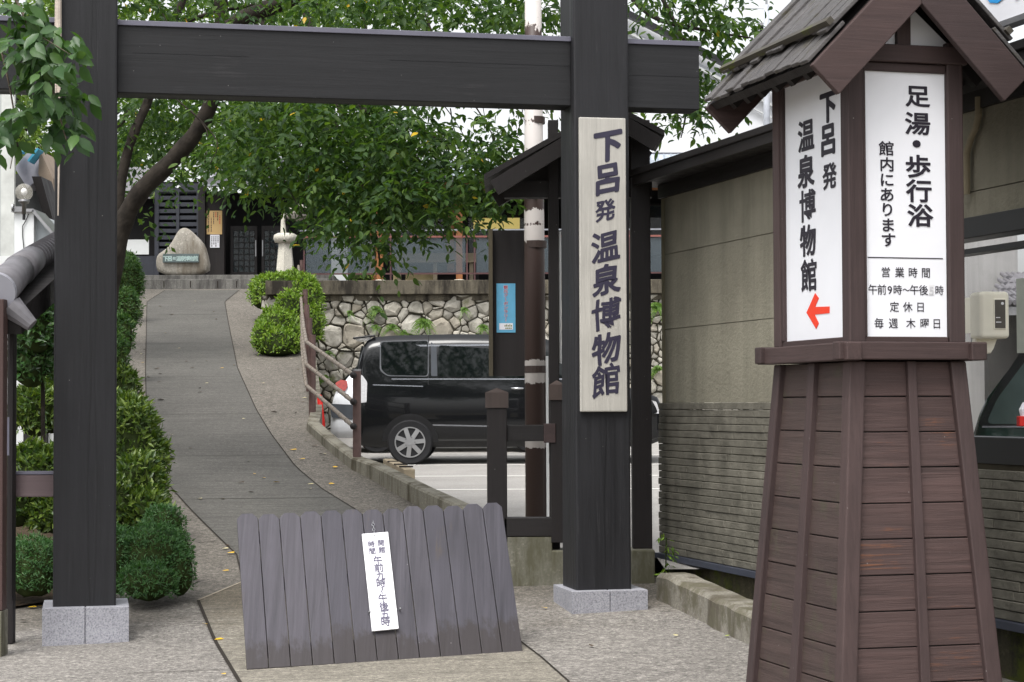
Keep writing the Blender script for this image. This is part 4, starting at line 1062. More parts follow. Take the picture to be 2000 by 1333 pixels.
MB().box((-hx+.012, -hy+.09, 3.3), (-hx+.07, hy-.09, ZT)).build('frame_rail', BRNY, t, bevel=.004)
MB().box((hx-.07, -hy+.09, ZB+.09), (hx-.012, hy-.09, ZT)).build('side_panel', PLKY, t)
# front sign
xa = tp(1690, 400, 'x')[0]; xb = tp(1848, 400, 'x')[0]
sp = MB().box((-hx+.089, -hy+.028, zs0-.004), (hx-.089, -hy+.06, zs1+.004)).build('front_sign_panel', WHT, t)
MB().box((xb+.002, -hy+.008, zs0-.003), (hx-.088, -hy+.05, zs1+.003)).build('frame_stile', BRN, t, bevel=.003)
MB().box((-hx+.088, -hy+.008, zs0-.003), (xa-.002, -hy+.05, zs1+.003)).build('frame_stile', BRN, t, bevel=.003)
wS, hS = xb-xa, zs1-zs0
def f1(px, py):
    v = (py-143)/514; lx = 1687+6*v; return wS*(px-lx)/(158.5), hS*v
def wr(chars, off, wide, mat, par, wdim, fn, O, ux, ratio):
    its = []
    for ch, px, py, h in chars: x, y = fn(px, py); its.append((ch, x, y, h*ratio*(.93 if h > 30 else 1)))
    write(its, O, ux, (0, 0, 1), off, wide).build('lettering', mat, par)
O1 = (xa, -hy+.026, zs1); rt = hS/514
wr([('足', 1792, 187, 48), ('湯', 1792, 241, 50), ('・', 1790, 281, 60), ('歩', 1793, 325, 50), ('行', 1795, 373, 50), ('浴', 1797, 421, 50)], .026, 1.22, INK2, sp, wS, f1, O1, (1, 0, 0), rt)
wr([('館', 1731, 292, 32), ('内', 1732, 323, 31), ('に', 1732, 353, 31), ('あ', 1732, 382, 31), ('り', 1733, 411, 31), ('ま', 1734, 441, 31), ('す', 1735, 470, 31)], .02, 1.15, INK2, sp, wS, f1, O1, (1, 0, 0), rt)
wr([('営', 1730, 533, 21), ('業', 1757, 533, 21), ('時', 1783, 533, 21), ('間', 1808.5, 533, 21), ('午', 1705, 567, 21), ('前', 1722.5, 567, 21), ('9', 1738, 567, 22), ('時', 1753, 567, 20), ('〜', 1770, 567, 17), ('午', 1786, 567, 21), ('後', 1804, 567, 21), ('時', 1835, 567, 20),
    ('定', 1747, 600, 21), ('休', 1773, 600, 21), ('日', 1798, 600, 21), ('毎', 1717, 632, 21), ('週', 1745, 632, 21), ('木', 1779, 632, 21), ('曜', 1806, 632, 21), ('日', 1830, 632, 21)], .008, .98, INK2, sp, wS, f1, O1, (1, 0, 0), rt)
wr([('5', 1819.5, 567, 22)], .02, 1, plain('faint_grey_digit', S(196, 196, 200), .6, var=.02), sp, wS, f1, O1, (1, 0, 0), rt)
x5, y5 = f1(1819.5, 566)
MB().box((xa+x5-.016, -hy+.0268, zs1-y5-.028), (xa+x5+.016, -hy+.0275, zs1-y5+.026)).build('correction_patch', plain('grey_patch', S(222, 222, 224), .6, var=.02), sp)
a_, b_ = f1(1695, 505)[0], f1(1842, 505)[0]; yl = f1(1700, 505)[1]
MB().box((xa+a_, -hy+.026, zs1-yl-.002), (xa+b_, -hy+.0275, zs1-yl+.003)).build('divider_line', INK2, sp)
# side sign
ya = tp(1652, 660, 'y')[0]; yb = tp(1537, 668, 'y')[0]; zq0 = tp(1595, 663, 'y')[1]; zq1 = 3.3
sp = MB().box((-hx+.028, -hy+.089, zs0-.004), (-hx+.06, hy-.089, zq1+.004)).build('side_sign_panel', WHT, t)
MB().box((-hx+.008, yb+.002, zs0-.003), (-hx+.05, hy-.088, zq1)).build('frame_stile', BRN, t, bevel=.003)
def f2(px, py):
    y, z = tp(px, py, 'y'); return yb-y, zq1-z
O2 = (-hx+.026, yb, zq1)
def wr2(chars, off, wide, mat):
    its = []
    for ch, px, py, h in chars: x, y = f2(px, py); its.append((ch, x, y, h*10.0/F))
    write(its, O2, (0, -1, 0), (0, 0, 1), off, wide).build('lettering', mat, sp)
wr2([('下', 1617, 208, 64), ('呂', 1617, 272, 64), ('発', 1620, 344, 52)], .034, 1.2, INK2)
wr2([('温', 1574, 265, 66), ('泉', 1574, 335, 66), ('博', 1577, 402, 66), ('物', 1578, 470, 64), ('館', 1580, 538, 66)], .034, 1.2, INK2)
ar = [(1575, 611), (1592, 573), (1599, 583), (1592, 600), (1620, 599), (1620, 612), (1591, 615), (1599, 632), (1594, 643)]
MB().slab([(-hx+.0275, tp(px, py, 'y')[0], tp(px, py, 'y')[1]) for px, py in ar], (-.002, 0, 0)).build('arrow', RED, sp)
# gable and roof
RO, RL0, RL1 = .215, -hy-.17, hy+.29
ez_ = 3.232; slope = math.tan(math.radians(46)); rz = ez_ + (hx+RO)*slope
MB().slab([(-hx+.03, -hy+.04, zs1+.13), (hx-.03, -hy+.04, zs1+.13), (0, -hy+.04, rz-.14)], (0, .03, 0)).build('gable_panel', WHT, t)
MB().box((-.036, -hy+.012, zs1+.135), (.036, -hy+.06, rz-.15)).build('gable_strut', BRN, t)
for s_ in (-1, 1):
    e = V((s_*(hx+RO), 0, ez_)); r_ = V((0, 0, rz))
    sl = (r_-e).normalized(); nr = V((s_*math.sin(math.radians(46)), 0, math.cos(math.radians(46))))
    root = None; L = (r_-e).length
    # boards running down the slope, in two overlapping tiers
    m = MB(); nb = 13; yy = RL0+.02
    for k in range(nb):
        w = (RL1-RL0-.04)/nb; a = yy + k*w; jt = rnd.uniform(-.03, .04); lift = rnd.uniform(0, .022)
        for (f0, f1_, l0) in ((-.02+jt*.3, .34, .0), (.22+jt, 1.02, .035)):
            p0, p1 = e + sl*L*f0 + nr*(.05+l0+lift), e + sl*L*f1_ + nr*(.05+lift+l0*.6)
            q = [(p0.x, a+.003, p0.z), (p0.x, a+w-.003, p0.z), (p1.x, a+w-.003, p1.z), (p1.x, a+.003, p1.z)]
            m.slab(q, nr*.02)
    m.build('roof_boards', wood('weathered_roof_board', S(96, 92, 88), 'z', .6, .75, 30, bump=1.0, moss=None) if s_ < 0 and 0 else SHI, t, bevel=.004)
    m = MB(); p0 = e + sl*L*.26 + nr*.125; m.bar((p0.x, RL0+.0, p0.z), (p0.x, RL1, p0.z), .035, .03, up=nr)
    m.build('roof_batten', wood('mossy_batten', S(70, 66, 58), 'y', moss=S(80, 86, 30)), t)
    m = MB(); m.slab([e+V((0, RL0+.03, 0)), e+V((0, RL1-.03, 0)), r_+V((0, RL1-.03, 0)), r_+V((0, RL0+.03, 0))], nr*.045)
    m.build('roof_deck', DRK, t)
    m = MB()
    for k in range(7): y = RL0+.12+(RL1-RL0-.24)*k/6; m.bar(e+V((0, y, 0))+sl*.05-nr*.03, r_+V((0, y, 0))-sl*.1-nr*.03, .05, .055, up=nr)
    m.build('rafters', DRK, t)
    for y in (RL0-.012, RL1-.028):
        m = MB(); q = [e + sl*(-.06) - nr*.02, e + sl*(-.06) - nr*.0 + nr*.045]
        d_ = V((0, .04, 0)); a0 = e - sl*.03 + nr*.045; a1 = r_ + nr*.045; a1 = V((s_*.001, 0, rz+.045/math.cos(math.radians(46))))
        b1 = V((s_*.001, 0, rz-.15/math.cos(math.radians(46)))); b0 = e - sl*.03 - nr*.15
        m.slab([a0+V((0, y, 0)), a1+V((0, y, 0)), b1+V((0, y, 0)), b0+V((0, y, 0))], d_)
        m.build('bargeboard', BRNX, t, bevel=.005)
MB().slab([(-.07, RL0, rz+.07), (.07, RL0, rz+.07), (.05, RL0, rz+.16), (-.05, RL0, rz+.16)], (0, RL1-RL0, 0)).build('ridge_cap', DRK, t)

# ================================================================== STUCCO BUILDING ON THE RIGHT
c0 = U(1296, 1080, 15.6)
WA = math.atan2(1.0, -1150/F)           # wall runs away from the camera along this heading
wd = V((-(-1150/F), -1, 0)).normalized() # towards the camera, along the wall
wn_ = V((wd.y, -wd.x, 0))                # outward, towards the gate
if wn_.x > 0: wn_ = -wn_
RZ = math.atan2(wd.y, wd.x)
t = thing('stucco_building', 'olive stucco building with split tile base, dark eave and a wide window', 'building', (c0.x, c0.y, 0), RZ)
# local: x along the wall towards the camera, y to the right of that direction (outward has negative or positive y)
so_ = (XF[t].inverted().to_3x3() @ wn_).y; so_ = 1 if so_ > 0 else -1
def wl(px, py, off=0.0):
    d = CR @ V(((px - 1000) / F, -(py - 666.5) / F, -1.0)); o = V((c0.x, c0.y, 0)) + wn_*off
    p = CAM + d*((o-CAM).dot(wn_)/d.dot(wn_)); return (p-o).dot(wd), p.z
def wb(mb, x0, x1, d0, d1, z0, z1):     # box with depth measured outwards from the wall face
    return mb.box((x0, min(d0*so_, d1*so_), z0), (x1, max(d0*so_, d1*so_), z1))
zb = wl(1310, 1082)[1]; zt = wl(1310, 787)[1]; zj = wl(1310, 643)[1]; zk = wl(1310, 496)[1]; ze = wl(1310, 335)[1]
xw0 = wl(1700, 700)[0]; xend = 7.6; zT0 = wl(1506, 240, .34)[1]; zsl = wl(1950, 872)[1]; zsh = wl(1950, 415)[1]
m = MB()
for (a, b, z0, z1) in ((0, xend, zj+.003, zk-.003), (0, xend, zk+.003, zT0-.06), (0, xend, zt, zj-.003)):
    if z0 < zsh: wb(m, a, xw0, 0, -.2, z0, min(z1, 9))
    else: wb(m, a, xend, 0, -.2, z0, z1)
wb(m, xw0, xend, 0, -.2, zsh, zk-.003)
wb(m, 0.02, xw0, -.012, -.19, zt, zT0-.1)
m.build('stucco_wall', STUC, t)
wb(MB(), .004, .07, .004, -.21, zb, zT0-.1).build('corner_trim', plain('corner_trim', S(120, 114, 94), .9, .15), t)
m = MB(); k = 0; z = zb
hrow = (zt-zb)/22
while z < zt-.01:
    x = -.03 + rnd.uniform(-.012, .006)
    while x < xend:
        w = rnd.uniform(.35, .6); top = zt if x < xw0 else zsl-.1
        if z + hrow <= top + .02: wb(m, x, min(xend, x+w-.002),   .024+rnd.uniform(-.004, .005), -.2, z+.0018, z+hrow-.0018)
        x += w
    z += hrow
ti = m.build('tile_base', TILEW, t, bevel=.004, seg=1)
wb(MB(), .0, xend, .012, -.19, zb, zsl-.1).build('tile_bedding', plain('dark_bedding', S(62, 58, 48), .95, .1), t)
wb(MB(), -.05, xend, .06, -.2, zb-.045, zb-.002).build('base_flashing', plain('dark_blue_flashing', S(62, 66, 78), .5, .4), t)
wb(MB(), .06, xend, -.03, -.3, -.4, zb-.046).build('foundation', MOSSY, t)
# eave
zT, zB = wl(1506, 240, .34)[1], wl(1506, 276, .34)[1]
m = MB(); wb(m, -.25, xend, .34, -1.2, zT-.05, zT); m.build('roof_edge', DRKX, t, bevel=.006)
wb(MB(), -.2, xend, .32, .28, zB, zT-.052).build('fascia', DRKX, t)
wb(MB(), -.18, xend, .275, -1.2, zT-.09, zT-.054).build('soffit', DRK, t)
wb(MB(), .0, xend, .03, -.06, zT-.2, zT-.092).build('eave_board', DRKX, t)
# window
fw = MB(); wb(fw, xw0, xend, .02, -.15, zsl-.098, zsl+.05); wb(fw, xw0, xend, .02, -.15, zsh-.12, zsh-.002); wb(fw, xw0, xw0+.05, .02, -.15, zsl+.05, zsh-.12)
fw = fw.build('window', BLACK, t, bevel=.004)
wb(MB(), xw0+.05, xend, -.08, -.09, zsl+.05, zsh-.12).build('pane', glassy('shop_window_glass', S(60, 66, 66), .12, .02), fw)
xm0, xm1 = wl(1815, 640)[0], wl(1832, 640)[0]
wb(MB(), xm0, xm1, .03, -.14, zsl+.05, zsh-.12).build('mullion', BLACK, fw)
wb(MB(), xm0, wl(1945, 640)[0], .05, .031, wl(1925, 650)[1], wl(1925, 580)[1]).build('meter_board', IVORY, fw)
xt = wl(1950, 480)[0]; wb(MB(), xw0+.05, xend, .005, -.1, wl(1950, 483)[1]-.015, wl(1950, 483)[1]+.015).build('transom', BLACK, fw)
xj = wl(1996, 700)[0]; wb(MB(), xj, xj+.12, .03, -.02, wl(1996, 690)[1], wl(1996, 545)[1]).build('pale_jamb', plain('pale_green_grey_jamb', S(176, 182, 172), .5), fw)
# conduit
cu = []
for px, py in ((1911, 190), (1911, 225), (1906, 250), (1897, 268), (1888, 300), (1888, 380)): x, z = wl(px, py, .03); cu.append((x, .03*so_, z))
MB().tube(cu, .02, 10).build('conduit', plain('conduit', S(134, 124, 102), .6), t)
# roof sign above the eave
sx0 = wl(1905, 20, .3)[0]
xs0, zs_ = wl(1934, 52, .36); zs_t = wl(1934, -60, .36)[1]
t2 = thing('roof_sign', 'white sign board with blue letters on the roof edge at the top right', 'sign', (XF[t] @ V((xs0, .37*so_, zs_))), RZ)
q = lambda mb, x0, x1, d0, d1, z0, z1: mb.box((x0, min(d0*so_, d1*so_), z0), (x1, max(d0*so_, d1*so_), z1))
q(MB(), -.45, 3, 0, -.06, .0, .8).build('board', WHT, t2)
q(MB(), -.46, 3.01, .01, -.07, -.03, .0).build('frame', STEEL, t2)
pA = t2.location
def sgn(px, py):
    d = CR @ V(((px - 1000) / F, -(py - 666.5) / F, -1.0)); p = CAM + d*((pA-CAM).dot(wn_)/d.dot(wn_)); return XF[t2].inverted() @ p
its = []
L0 = sgn(1950, -8); L1 = sgn(1985, -14)
ux = (1, 0, 0) if (wd - V((1, 0, 0))).length else (1, 0, 0)
write([('O', L0.x, -L0.z-.1, .34), ('N', L1.x+.12, -L1.z-.1, .34)], (0, .004*so_, 0), ux, (0, 0, 1), .02, 1.1).build('lettering', BLUETX, t2)

# electricity meter on the building
x0, z0 = wl(1893, 640, .08); x1, _ = wl(1955, 640, .08)
mz0, mz1 = wl(1920, 655, .12)[1], wl(1920, 563, .12)[1]
mp = XF[t] @ V(((x0+x1)/2, .06*so_, mz0-.1))
t = thing('electricity_meter', 'ivory electricity meter box with a small dark window beside the sign tower', 'meter', mp, TA*.6)
w2 = .085
MB().box((-w2, -.1, .08), (w2, .06, .08+(mz1-mz0))).build('box', IVORY, t, bevel=.022, seg=4)
MB().slab([(-w2+.01, 0, .085), (w2-.03, 0, .085), (w2-.05, 0, .03), (w2-.07, 0, .0), (-w2+.01, 0, .0)], (0, .05, 0)).build('terminal_cover', IVORY, t, bevel=.008)
h0 = .08+(mz1-mz0)*.22; h1 = .08+(mz1-mz0)*.82
MB().box((-.012, -.106, h0-.008), (.062, -.09, h1+.008)).build('bezel', IVORY, t, bevel=.006)
MB().box((-.005, -.108, h0), (.055, -.1, h1)).build('window', plain('meter_window', S(96, 92, 88), .1, .6), t)
m = MB().lathe([(.008, -.001), (.008, .001)], (.038, -.1095, h1-.02), 'y', 16).box((.0, -.11, h0+.03), (.03, -.1085, h0+.035)).box((.0, -.11, h0+.055), (.024, -.1085, h0+.06))
m.build('dial', WHT, t)
MB().box((-.05, .06, .03), (.03, .12, .24)).build('bracket', STEEL, t)

# low mossy kerb in front of the building
ka = [G(1284, 1172), G(1380, 1220), G(1478, 1266), V((1.98, 10.62, 0))]
ka[3].z = gz(ka[3].x, ka[3].y)
t = thing('mossy_kerb', 'low mossy concrete kerb running from the gate post footing towards the sign tower', 'kerb', ka[1])
m = MB(); sgm = 14; pts = []
for i in range(3):
    for k in range(5): pts.append(ka[i].lerp(ka[i+1], k/5))
pts.append(ka[3])
for i, p in enumerate(pts):
    dq = (pts[min(i+1, len(pts)-1)] - pts[max(0, i-1)]); s = V((-dq.y, dq.x, 0)).normalized()*.24
    if s.x < 0: s = -s
    j = rnd.uniform(-.008, .008); h = .205+j
    m.v += [V((p.x+j, p.y, p.z-.2)), V((p.x+j, p.y, p.z+h-.03)), p+s*.12+V((0, 0, h)), p+s*.9+V((0, 0, h)), p+s+V((0, 0, h-.03)), p+s+V((0, 0, -.2))]
for i in range(len(pts)-1):
    for k in range(5): m.f.append((i*6+k, (i+1)*6+k, (i+1)*6+k+1, i*6+k+1))
n6 = (len(pts)-1)*6; m.f += [(0, 1, 2, 3, 4, 5), tuple(range(n6+5, n6-1, -1))]
m.build('kerb_stone', KERB, t, world=True)
# weed at the corner of the building
p = U(1299, 1088, 14.9); t = thing('corner_weed', 'small leafy weed growing at the foot of the stucco building corner', 'weed', (p.x, p.y-.06, lotz(14.9)))
B = [(p.x+rnd.uniform(-.03, .03), p.y-.08+rnd.uniform(-.05, .02), p.z-.12+.028*i) for i in range(12)]
P, D, Nn, Ls = sprays(B, .05, 4, .06, .5); leaf_mesh('foliage', P, D, Nn, Ls, L_AZ, t, .35)
MB().tube([(p.x, p.y-.06, lotz(14.9)), (p.x+.005, p.y-.07, p.z+.15)], .005, 6).build('stem', TWIG, t, world=True)

# ================================================================== VEHICLES
def vehicle(t, L, zt, zb, hw, paint, NX=64, K=9):
    """body between a top line zt(x) and a bottom line zb, half width hw(x, z)"""
    xs = sorted(set([0, .015, .04, .08, .13, .19, .26, .35] + [L*i/NX for i in range(2, NX-1)] + [L-.2, L-.12, L-.06, L-.02, L]))
    vs = []; fs = []; n = len(xs); kk = K+1
    for x in xs:
        top = zt(x)
        for s_ in (-1, 1):
            for k in range(kk):
                f = k/K; f = f**.9; z = zb(x) + (top-zb(x))*f
                rnd_ = 0 if f < .9 else .05*((f-.9)/.1)**2
                h = hw(x, z) - rnd_ - (.03*(1-f/.12)**2 if f < .12 else 0)
                endr = min(1, (x+.02)/.16, (L-x+.02)/.3); h *= (1-.12*(1-max(0, endr))**2)
                vs.append((x, s_*h, z))
    st = 2*kk
    for i in range(n-1):
        a, b = i*st, (i+1)*st
        for k in range(K):
            fs.append((a+k, b+k, b+k+1, a+k+1)); fs.append((a+kk+k, a+kk+k+1, b+kk+k+1, b+kk+k))
        fs.append((a+K, b+K, b+kk+K, a+kk+K)); fs.append((a, a+kk, b+kk, b))
    fs.append(tuple(range(kk)) + tuple(range(st-1, kk-1, -1))); a = (n-1)*st
    fs.append(tuple(range(a+kk-1, a-1, -1)) + tuple(range(a+kk, a+st)))
    o = MB().add(vs, fs).build('body', paint, t, smooth=True)
    return o
def side_patch(name, poly, hw, mat, par, side=-1, lift=.004, rounds=.05):
    pts = []; n = len(poly)
    for k in range(n):
        p0, p, p1 = V((*poly[k-1], 0)), V((*poly[k], 0)), V((*poly[(k+1) % n], 0))
        a = p + (p0-p).normalized()*min(rounds, (p0-p).length*.4); b = p + (p1-p).normalized()*min(rounds, (p1-p).length*.4)
        for j in range(5):
            s_ = j/4; pts.append((1-s_)**2*a + 2*s_*(1-s_)*p + s_*s_*b)
    f3 = [(p.x, side*(hw(p.x, p.y)+lift), p.y) for p in pts]
    return MB().slab(f3, (0, -side*.006, 0)).build(name, mat, par)
def wheel(t, x, r, y, side, spokes=7):
    w = thing_part = MB().lathe([(r*.66, -.09), (r*.93, -.1), (r, -.07), (r, .07), (r*.93, .1), (r*.66, .09)], (x, y, r), 'y', 40).build('wheel', RUB, t, smooth=True)
    e = w.modifiers.new('e', 'EDGE_SPLIT'); e.split_angle = math.radians(40)
    yo = y + side*.085
    rim = MB().lathe([(r*.67, -.02), (r*.68, .02), (r*.63, .02), (r*.61, -.03)], (x, yo, r), 'y', 40) if side > 0 else MB().lathe([(r*.61, .03), (r*.63, -.02), (r*.68, -.02), (r*.67, .02)], (x, yo, r), 'y', 40)
    for k in range(spokes):
        a = 2*math.pi*k/spokes + .1; c, s_ = math.cos(a), math.sin(a)
        rim.bar((x+c*r*.1, yo+side*.01, r+s_*r*.1), (x+c*r*.63, yo+side*.004, r+s_*r*.63), .03, .062, up=(-s_, 0, c))
    rim.lathe([(r*.14, -.03), (r*.14, .03)] if side > 0 else [(r*.14, -.03), (r*.14, .03)], (x, yo, r), 'y', 20)
    rim.build('rim', plain('alloy_rim', S(176, 176, 178), .3, .5, .75, var=.05), w)
    hb = MB().lathe([(r*.6, -.01), (r*.6, .01)], (x, yo-side*.06, r), 'y', 30); hb.build('brake_disc', BLACK, w)
    nt = MB()
    for k in range(5): a = 2*math.pi*k/5; nt.lathe([(.012, -.012), (.012, .012)], (x+math.cos(a)*r*.22, yo+side*.018, r+math.sin(a)*r*.22), 'y', 8)
    nt.build('wheel_nuts', STEEL, w)

# black van
VY = 28.0; vx = U(690, 880, VY).x
vz0 = lotz(VY+.9) - .02
van = thing('black_van', 'glossy black van parked nose right behind the handrail', 'van', (vx, VY+.85, lotz(VY)), 0)
kx = VY/F
def vp(px, py): p = U(px, py, VY); return p.x-vx, p.z-lotz(VY)
def vzt(x): return float(np.interp(x, [0, .015, .04, .08, .14, .2, .3, .6, 1.5, 2.4, 2.75, 3.05, 3.5, 3.85, 4.2, 4.4, 4.5], [.62, .9, 1.15, 1.5, 1.72, 1.8, 1.845, 1.868, 1.885, 1.87, 1.82, 1.7, 1.36, 1.13, 1.03, .95, .7]))
def vzb(x): return float(np.interp(x, [0, .1, .35, 4.2, 4.5], [.36, .27, .25, .25, .36]))
def vhw(x, z): return float(np.interp(z, [.2, .35, .7, 1.0, 1.75, 1.9], [.80, .83, .85, .845, .735, .70]))
vehicle(van, 4.5, vzt, vzb, vhw, CARBLK)
pq = [vp(743, 668), vp(835, 665), vp(835, 734), vp(757, 733), vp(744, 722)]
for sd_ in (-1, 1):
    side_patch('side_window', [vp(741, 666), vp(837, 664), vp(837, 736), vp(756, 735), vp(741, 724)], vhw, plain('window_seal', S(84, 86, 90), .4, .5), van, sd_, .003)
    w_ = side_patch('side_window', pq, vhw, CARGLS, van, sd_, .006)
    side_patch('side_window', [vp(856, 674), (2.1, 1.66), (2.1, 1.255), vp(856, 735)], vhw, CARGLS, van, sd_, .005)
    side_patch('side_window', [(2.16, 1.66), (2.8, 1.62), (3.3, 1.36), (3.3, 1.24), (2.16, 1.25)], vhw, CARGLS, van, sd_, .005)
    side_patch('window_pillar', [vp(841, 668), vp(852, 675), vp(854, 735), vp(842, 735)], vhw, TRIMB, van, sd_, .004, .01)
    side_patch('belt_trim', [(.55, 1.225), (3.4, 1.215), (3.4, 1.232), (.55, 1.243)], vhw, STRIM, van, sd_, .004, .004)
    side_patch('crease_line', [vp(728, 751), vp(826, 754), vp(826, 756), vp(728, 753)], vhw, STRIM, van, sd_, .003, .003)
    side_patch('side_moulding', [vp(845, 829), (3.05, .53), (3.05, .515), vp(845, 832)], vhw, STRIM, van, sd_, .005, .004)
    side_patch('roof_trim', [(.35, 1.70), (2.7, 1.715), (2.7, 1.74), (.35, 1.725)], vhw, STRIM, van, sd_, .004, .008)
    side_patch('door_seam', [vp(835.5, 655), vp(837, 655), vp(837, 752), vp(835.5, 752)], vhw, BLACK, van, sd_, .0045, .001)
    side_patch('door_seam', [(2.12, 1.72), (2.13, 1.72), (2.13, .35), (2.12, .35)], vhw, TRIMB, van, sd_, .002, .001)
    hz = vp(1010, 759); hq = MB().tube([(hz[0]-.09, sd_*(vhw(0, hz[1])+.035), hz[1]), (hz[0]+.09, sd_*(vhw(0, hz[1])+.035), hz[1])], .016, 8)
    hq.build('door_handle', CHROME, van, smooth=True)
    side_patch('tail_lamp', [vp(698, 728), vp(709, 735), vp(717, 747), vp(716, 786), vp(700, 788)], vhw, LAMPC, van, sd_, .012, .02)
    side_patch('headlight', [(4.12, .94), (4.36, .9), (4.42, .72), (4.16, .75)], lambda x, z: vhw(x, z)*(1-.12*(1-min(1, (4.5-x+.02)/.3))**2), LAMPC, van, sd_, .008, .03)
    for xc in (vp(801, 862)[0], vp(801, 862)[0]+2.8):
        c = [(xc+.405*math.cos(a), .33+.405*math.sin(a)) for a in [math.pi*i/14-.02 for i in range(15)]]
        o = MB().slab([(x, sd_*(vhw(x, max(z, .3))+.004), max(z, .27)) for x, z in c], (0, -sd_*.02, 0)).build('wheel_arch', BLACK, van)
sp_ = MB().slab([(-.02, -.66, 1.815), (-.02, .66, 1.815), (.3, .68, 1.85), (.3, -.68, 1.85)], (0, 0, .03)); sp_.build('spoiler', CARBLK, van, bevel=.01)
rg = MB().slab([(.005, -.62, 1.2), (.005, .62, 1.2), (.12, .58, 1.72), (.12, -.58, 1.72)], (-.02, 0, 0)); rg.build('rear_window', CARGLS, van)
xw = vp(801, 862)[0]
for sd_ in (-1, 1):
    for xx in (xw, xw+2.8): wheel(van, xx, .325, sd_*.775, sd_)
ws_ = MB().slab([(3.02, -.66, 1.7), (3.02, .66, 1.7), (3.78, .72, 1.18), (3.78, -.72, 1.18)], (.014, 0, .02)); ws_.build('windscreen', CARGLS, van)

# white car on the far side of the van
WCY = 31.2; wcx = U(645, 800, WCY).x
wc = thing('white_car', 'white hatchback with an orange red tail lamp half hidden behind the black van', 'car', (wcx, WCY+.8, lotz(WCY)), 0)
def wcp(px, py): p = U(px, py, WCY); return p.x-wcx, p.z-lotz(WCY)
zz1 = wcp(690, 690)
def wzt(x): return float(np.interp(x, [0, .02, .06, .12, .3, .52, .7, 1.5, 2.2, 2.6, 3.1, 3.7, 3.95, 4.05], [.5, .82, .95, 1.02, 1.25, 1.46, 1.53, 1.56, 1.52, 1.4, 1.02, .92, .8, .6]))
def whw(x, z): return float(np.interp(z, [.2, .4, .9, 1.5], [.78, .82, .81, .62]))
vehicle(wc, 4.05, wzt, lambda x: .24, whw, CARWHT)
for sd_ in (-1, 1):
    side_patch('tail_lamp', [wcp(655, 748), wcp(665, 742), wcp(677, 744), wcp(679, 755), wcp(674, 764), wcp(656, 761)], whw, LAMPR, wc, sd_, .03, .004)
    side_patch('bumper', [wcp(644, 789), wcp(690, 791), wcp(690, 820), wcp(648, 816)], whw, TRIMB, wc, sd_, .012, .03)
    side_patch('side_window', [(.62, 1.42), (2.3, 1.44), (2.6, 1.0), (.42, 1.03)], whw, CARGLS, wc, sd_, .006)
    for xx in (.75, 3.2): wheel(wc, xx, .3, sd_*.74, sd_)
MB().slab([(.1, -.6, 1.06), (.1, .6, 1.06), (.5, .52, 1.46), (.5, -.52, 1.46)], (-.02, 0, .012)).build('rear_window', CARGLS, wc)
# green car seen through the shop window
gcx = U(1893, 800, 13.2).x
gc = thing('green_car', 'dark green car seen through the window of the stucco building', 'car', (gcx+.2, 14.01, lotz(13.2)), math.radians(-15))
zb13 = lotz(13.2)
zbelt = U(1950, 834, 13.2).z - zb13; zroof = U(1995, 664, 13.2).z - zb13
def gzt(x): return float(np.interp(x, [0, .04, .1, .3, .45, .65, 1.5, 2.4, 2.9, 3.5, 3.9, 4.2], [zbelt-.35, zbelt-.05, zbelt+.15, zbelt+.42, zroof-.06, zroof, zroof+.03, zroof-.02, zbelt+.25, zbelt-.02, zbelt-.1, zbelt-.5]))
def ghw(x, z): return float(np.interp(z, [.2, .5, zbelt, zroof], [.8, .85, .84, .66]))
vehicle(gc, 4.2, gzt, lambda x: .26, ghw, CARGRN)
for sd_ in (-1, 1):
    side_patch('window_frame', [(.37, zroof-.06), (1.33, zroof-.04), (1.33, zbelt-.0), (.07, zbelt-.0), (.15, zbelt+.19)], ghw, BLACK, gc, sd_, .005)
    side_patch('side_window', [(.42, zroof-.1), (1.3, zroof-.07), (1.3, zbelt+.02), (.125, zbelt+.02), (.2, zbelt+.19)], ghw, plain('clear_car_glass', (.09, .125, .12, 1), .06, .4), gc, sd_, .008)
    side_patch('side_window', [(1.36, zroof-.07), (2.3, zroof-.08), (2.9, zbelt+.03), (1.36, zbelt+.02)], ghw, CARGLS, gc, sd_, .006)
    side_patch('belt_trim', [(.1, zbelt-.005), (3, zbelt-.005), (3, zbelt+.008), (.1, zbelt+.008)], ghw, STRIM, gc, sd_, .006, .002)
    for xx in (.8, 3.3): wheel(gc, xx, .32, sd_*.77, sd_)
# red tissue box on the sill inside the window
p = U(1996, 815, 10.55)
t = thing('tissue_box', 'small red box with a white tissue on the window sill at the right edge', 'box', (p.x, p.y, p.z-.05))
MB().box((-.022, -.03, 0), (.06, .03, .055)).build('box', REDM, t, bevel=.004)
m = MB().tube([(.0, 0, .05), (-.003, .0, .09), (.004, 0, .13)], [.014, .02, .004], 7)
for v in m.v: v += V((.006*math.sin(v.z*160), 0, 0))
m.build('tissue', PAPER, t)

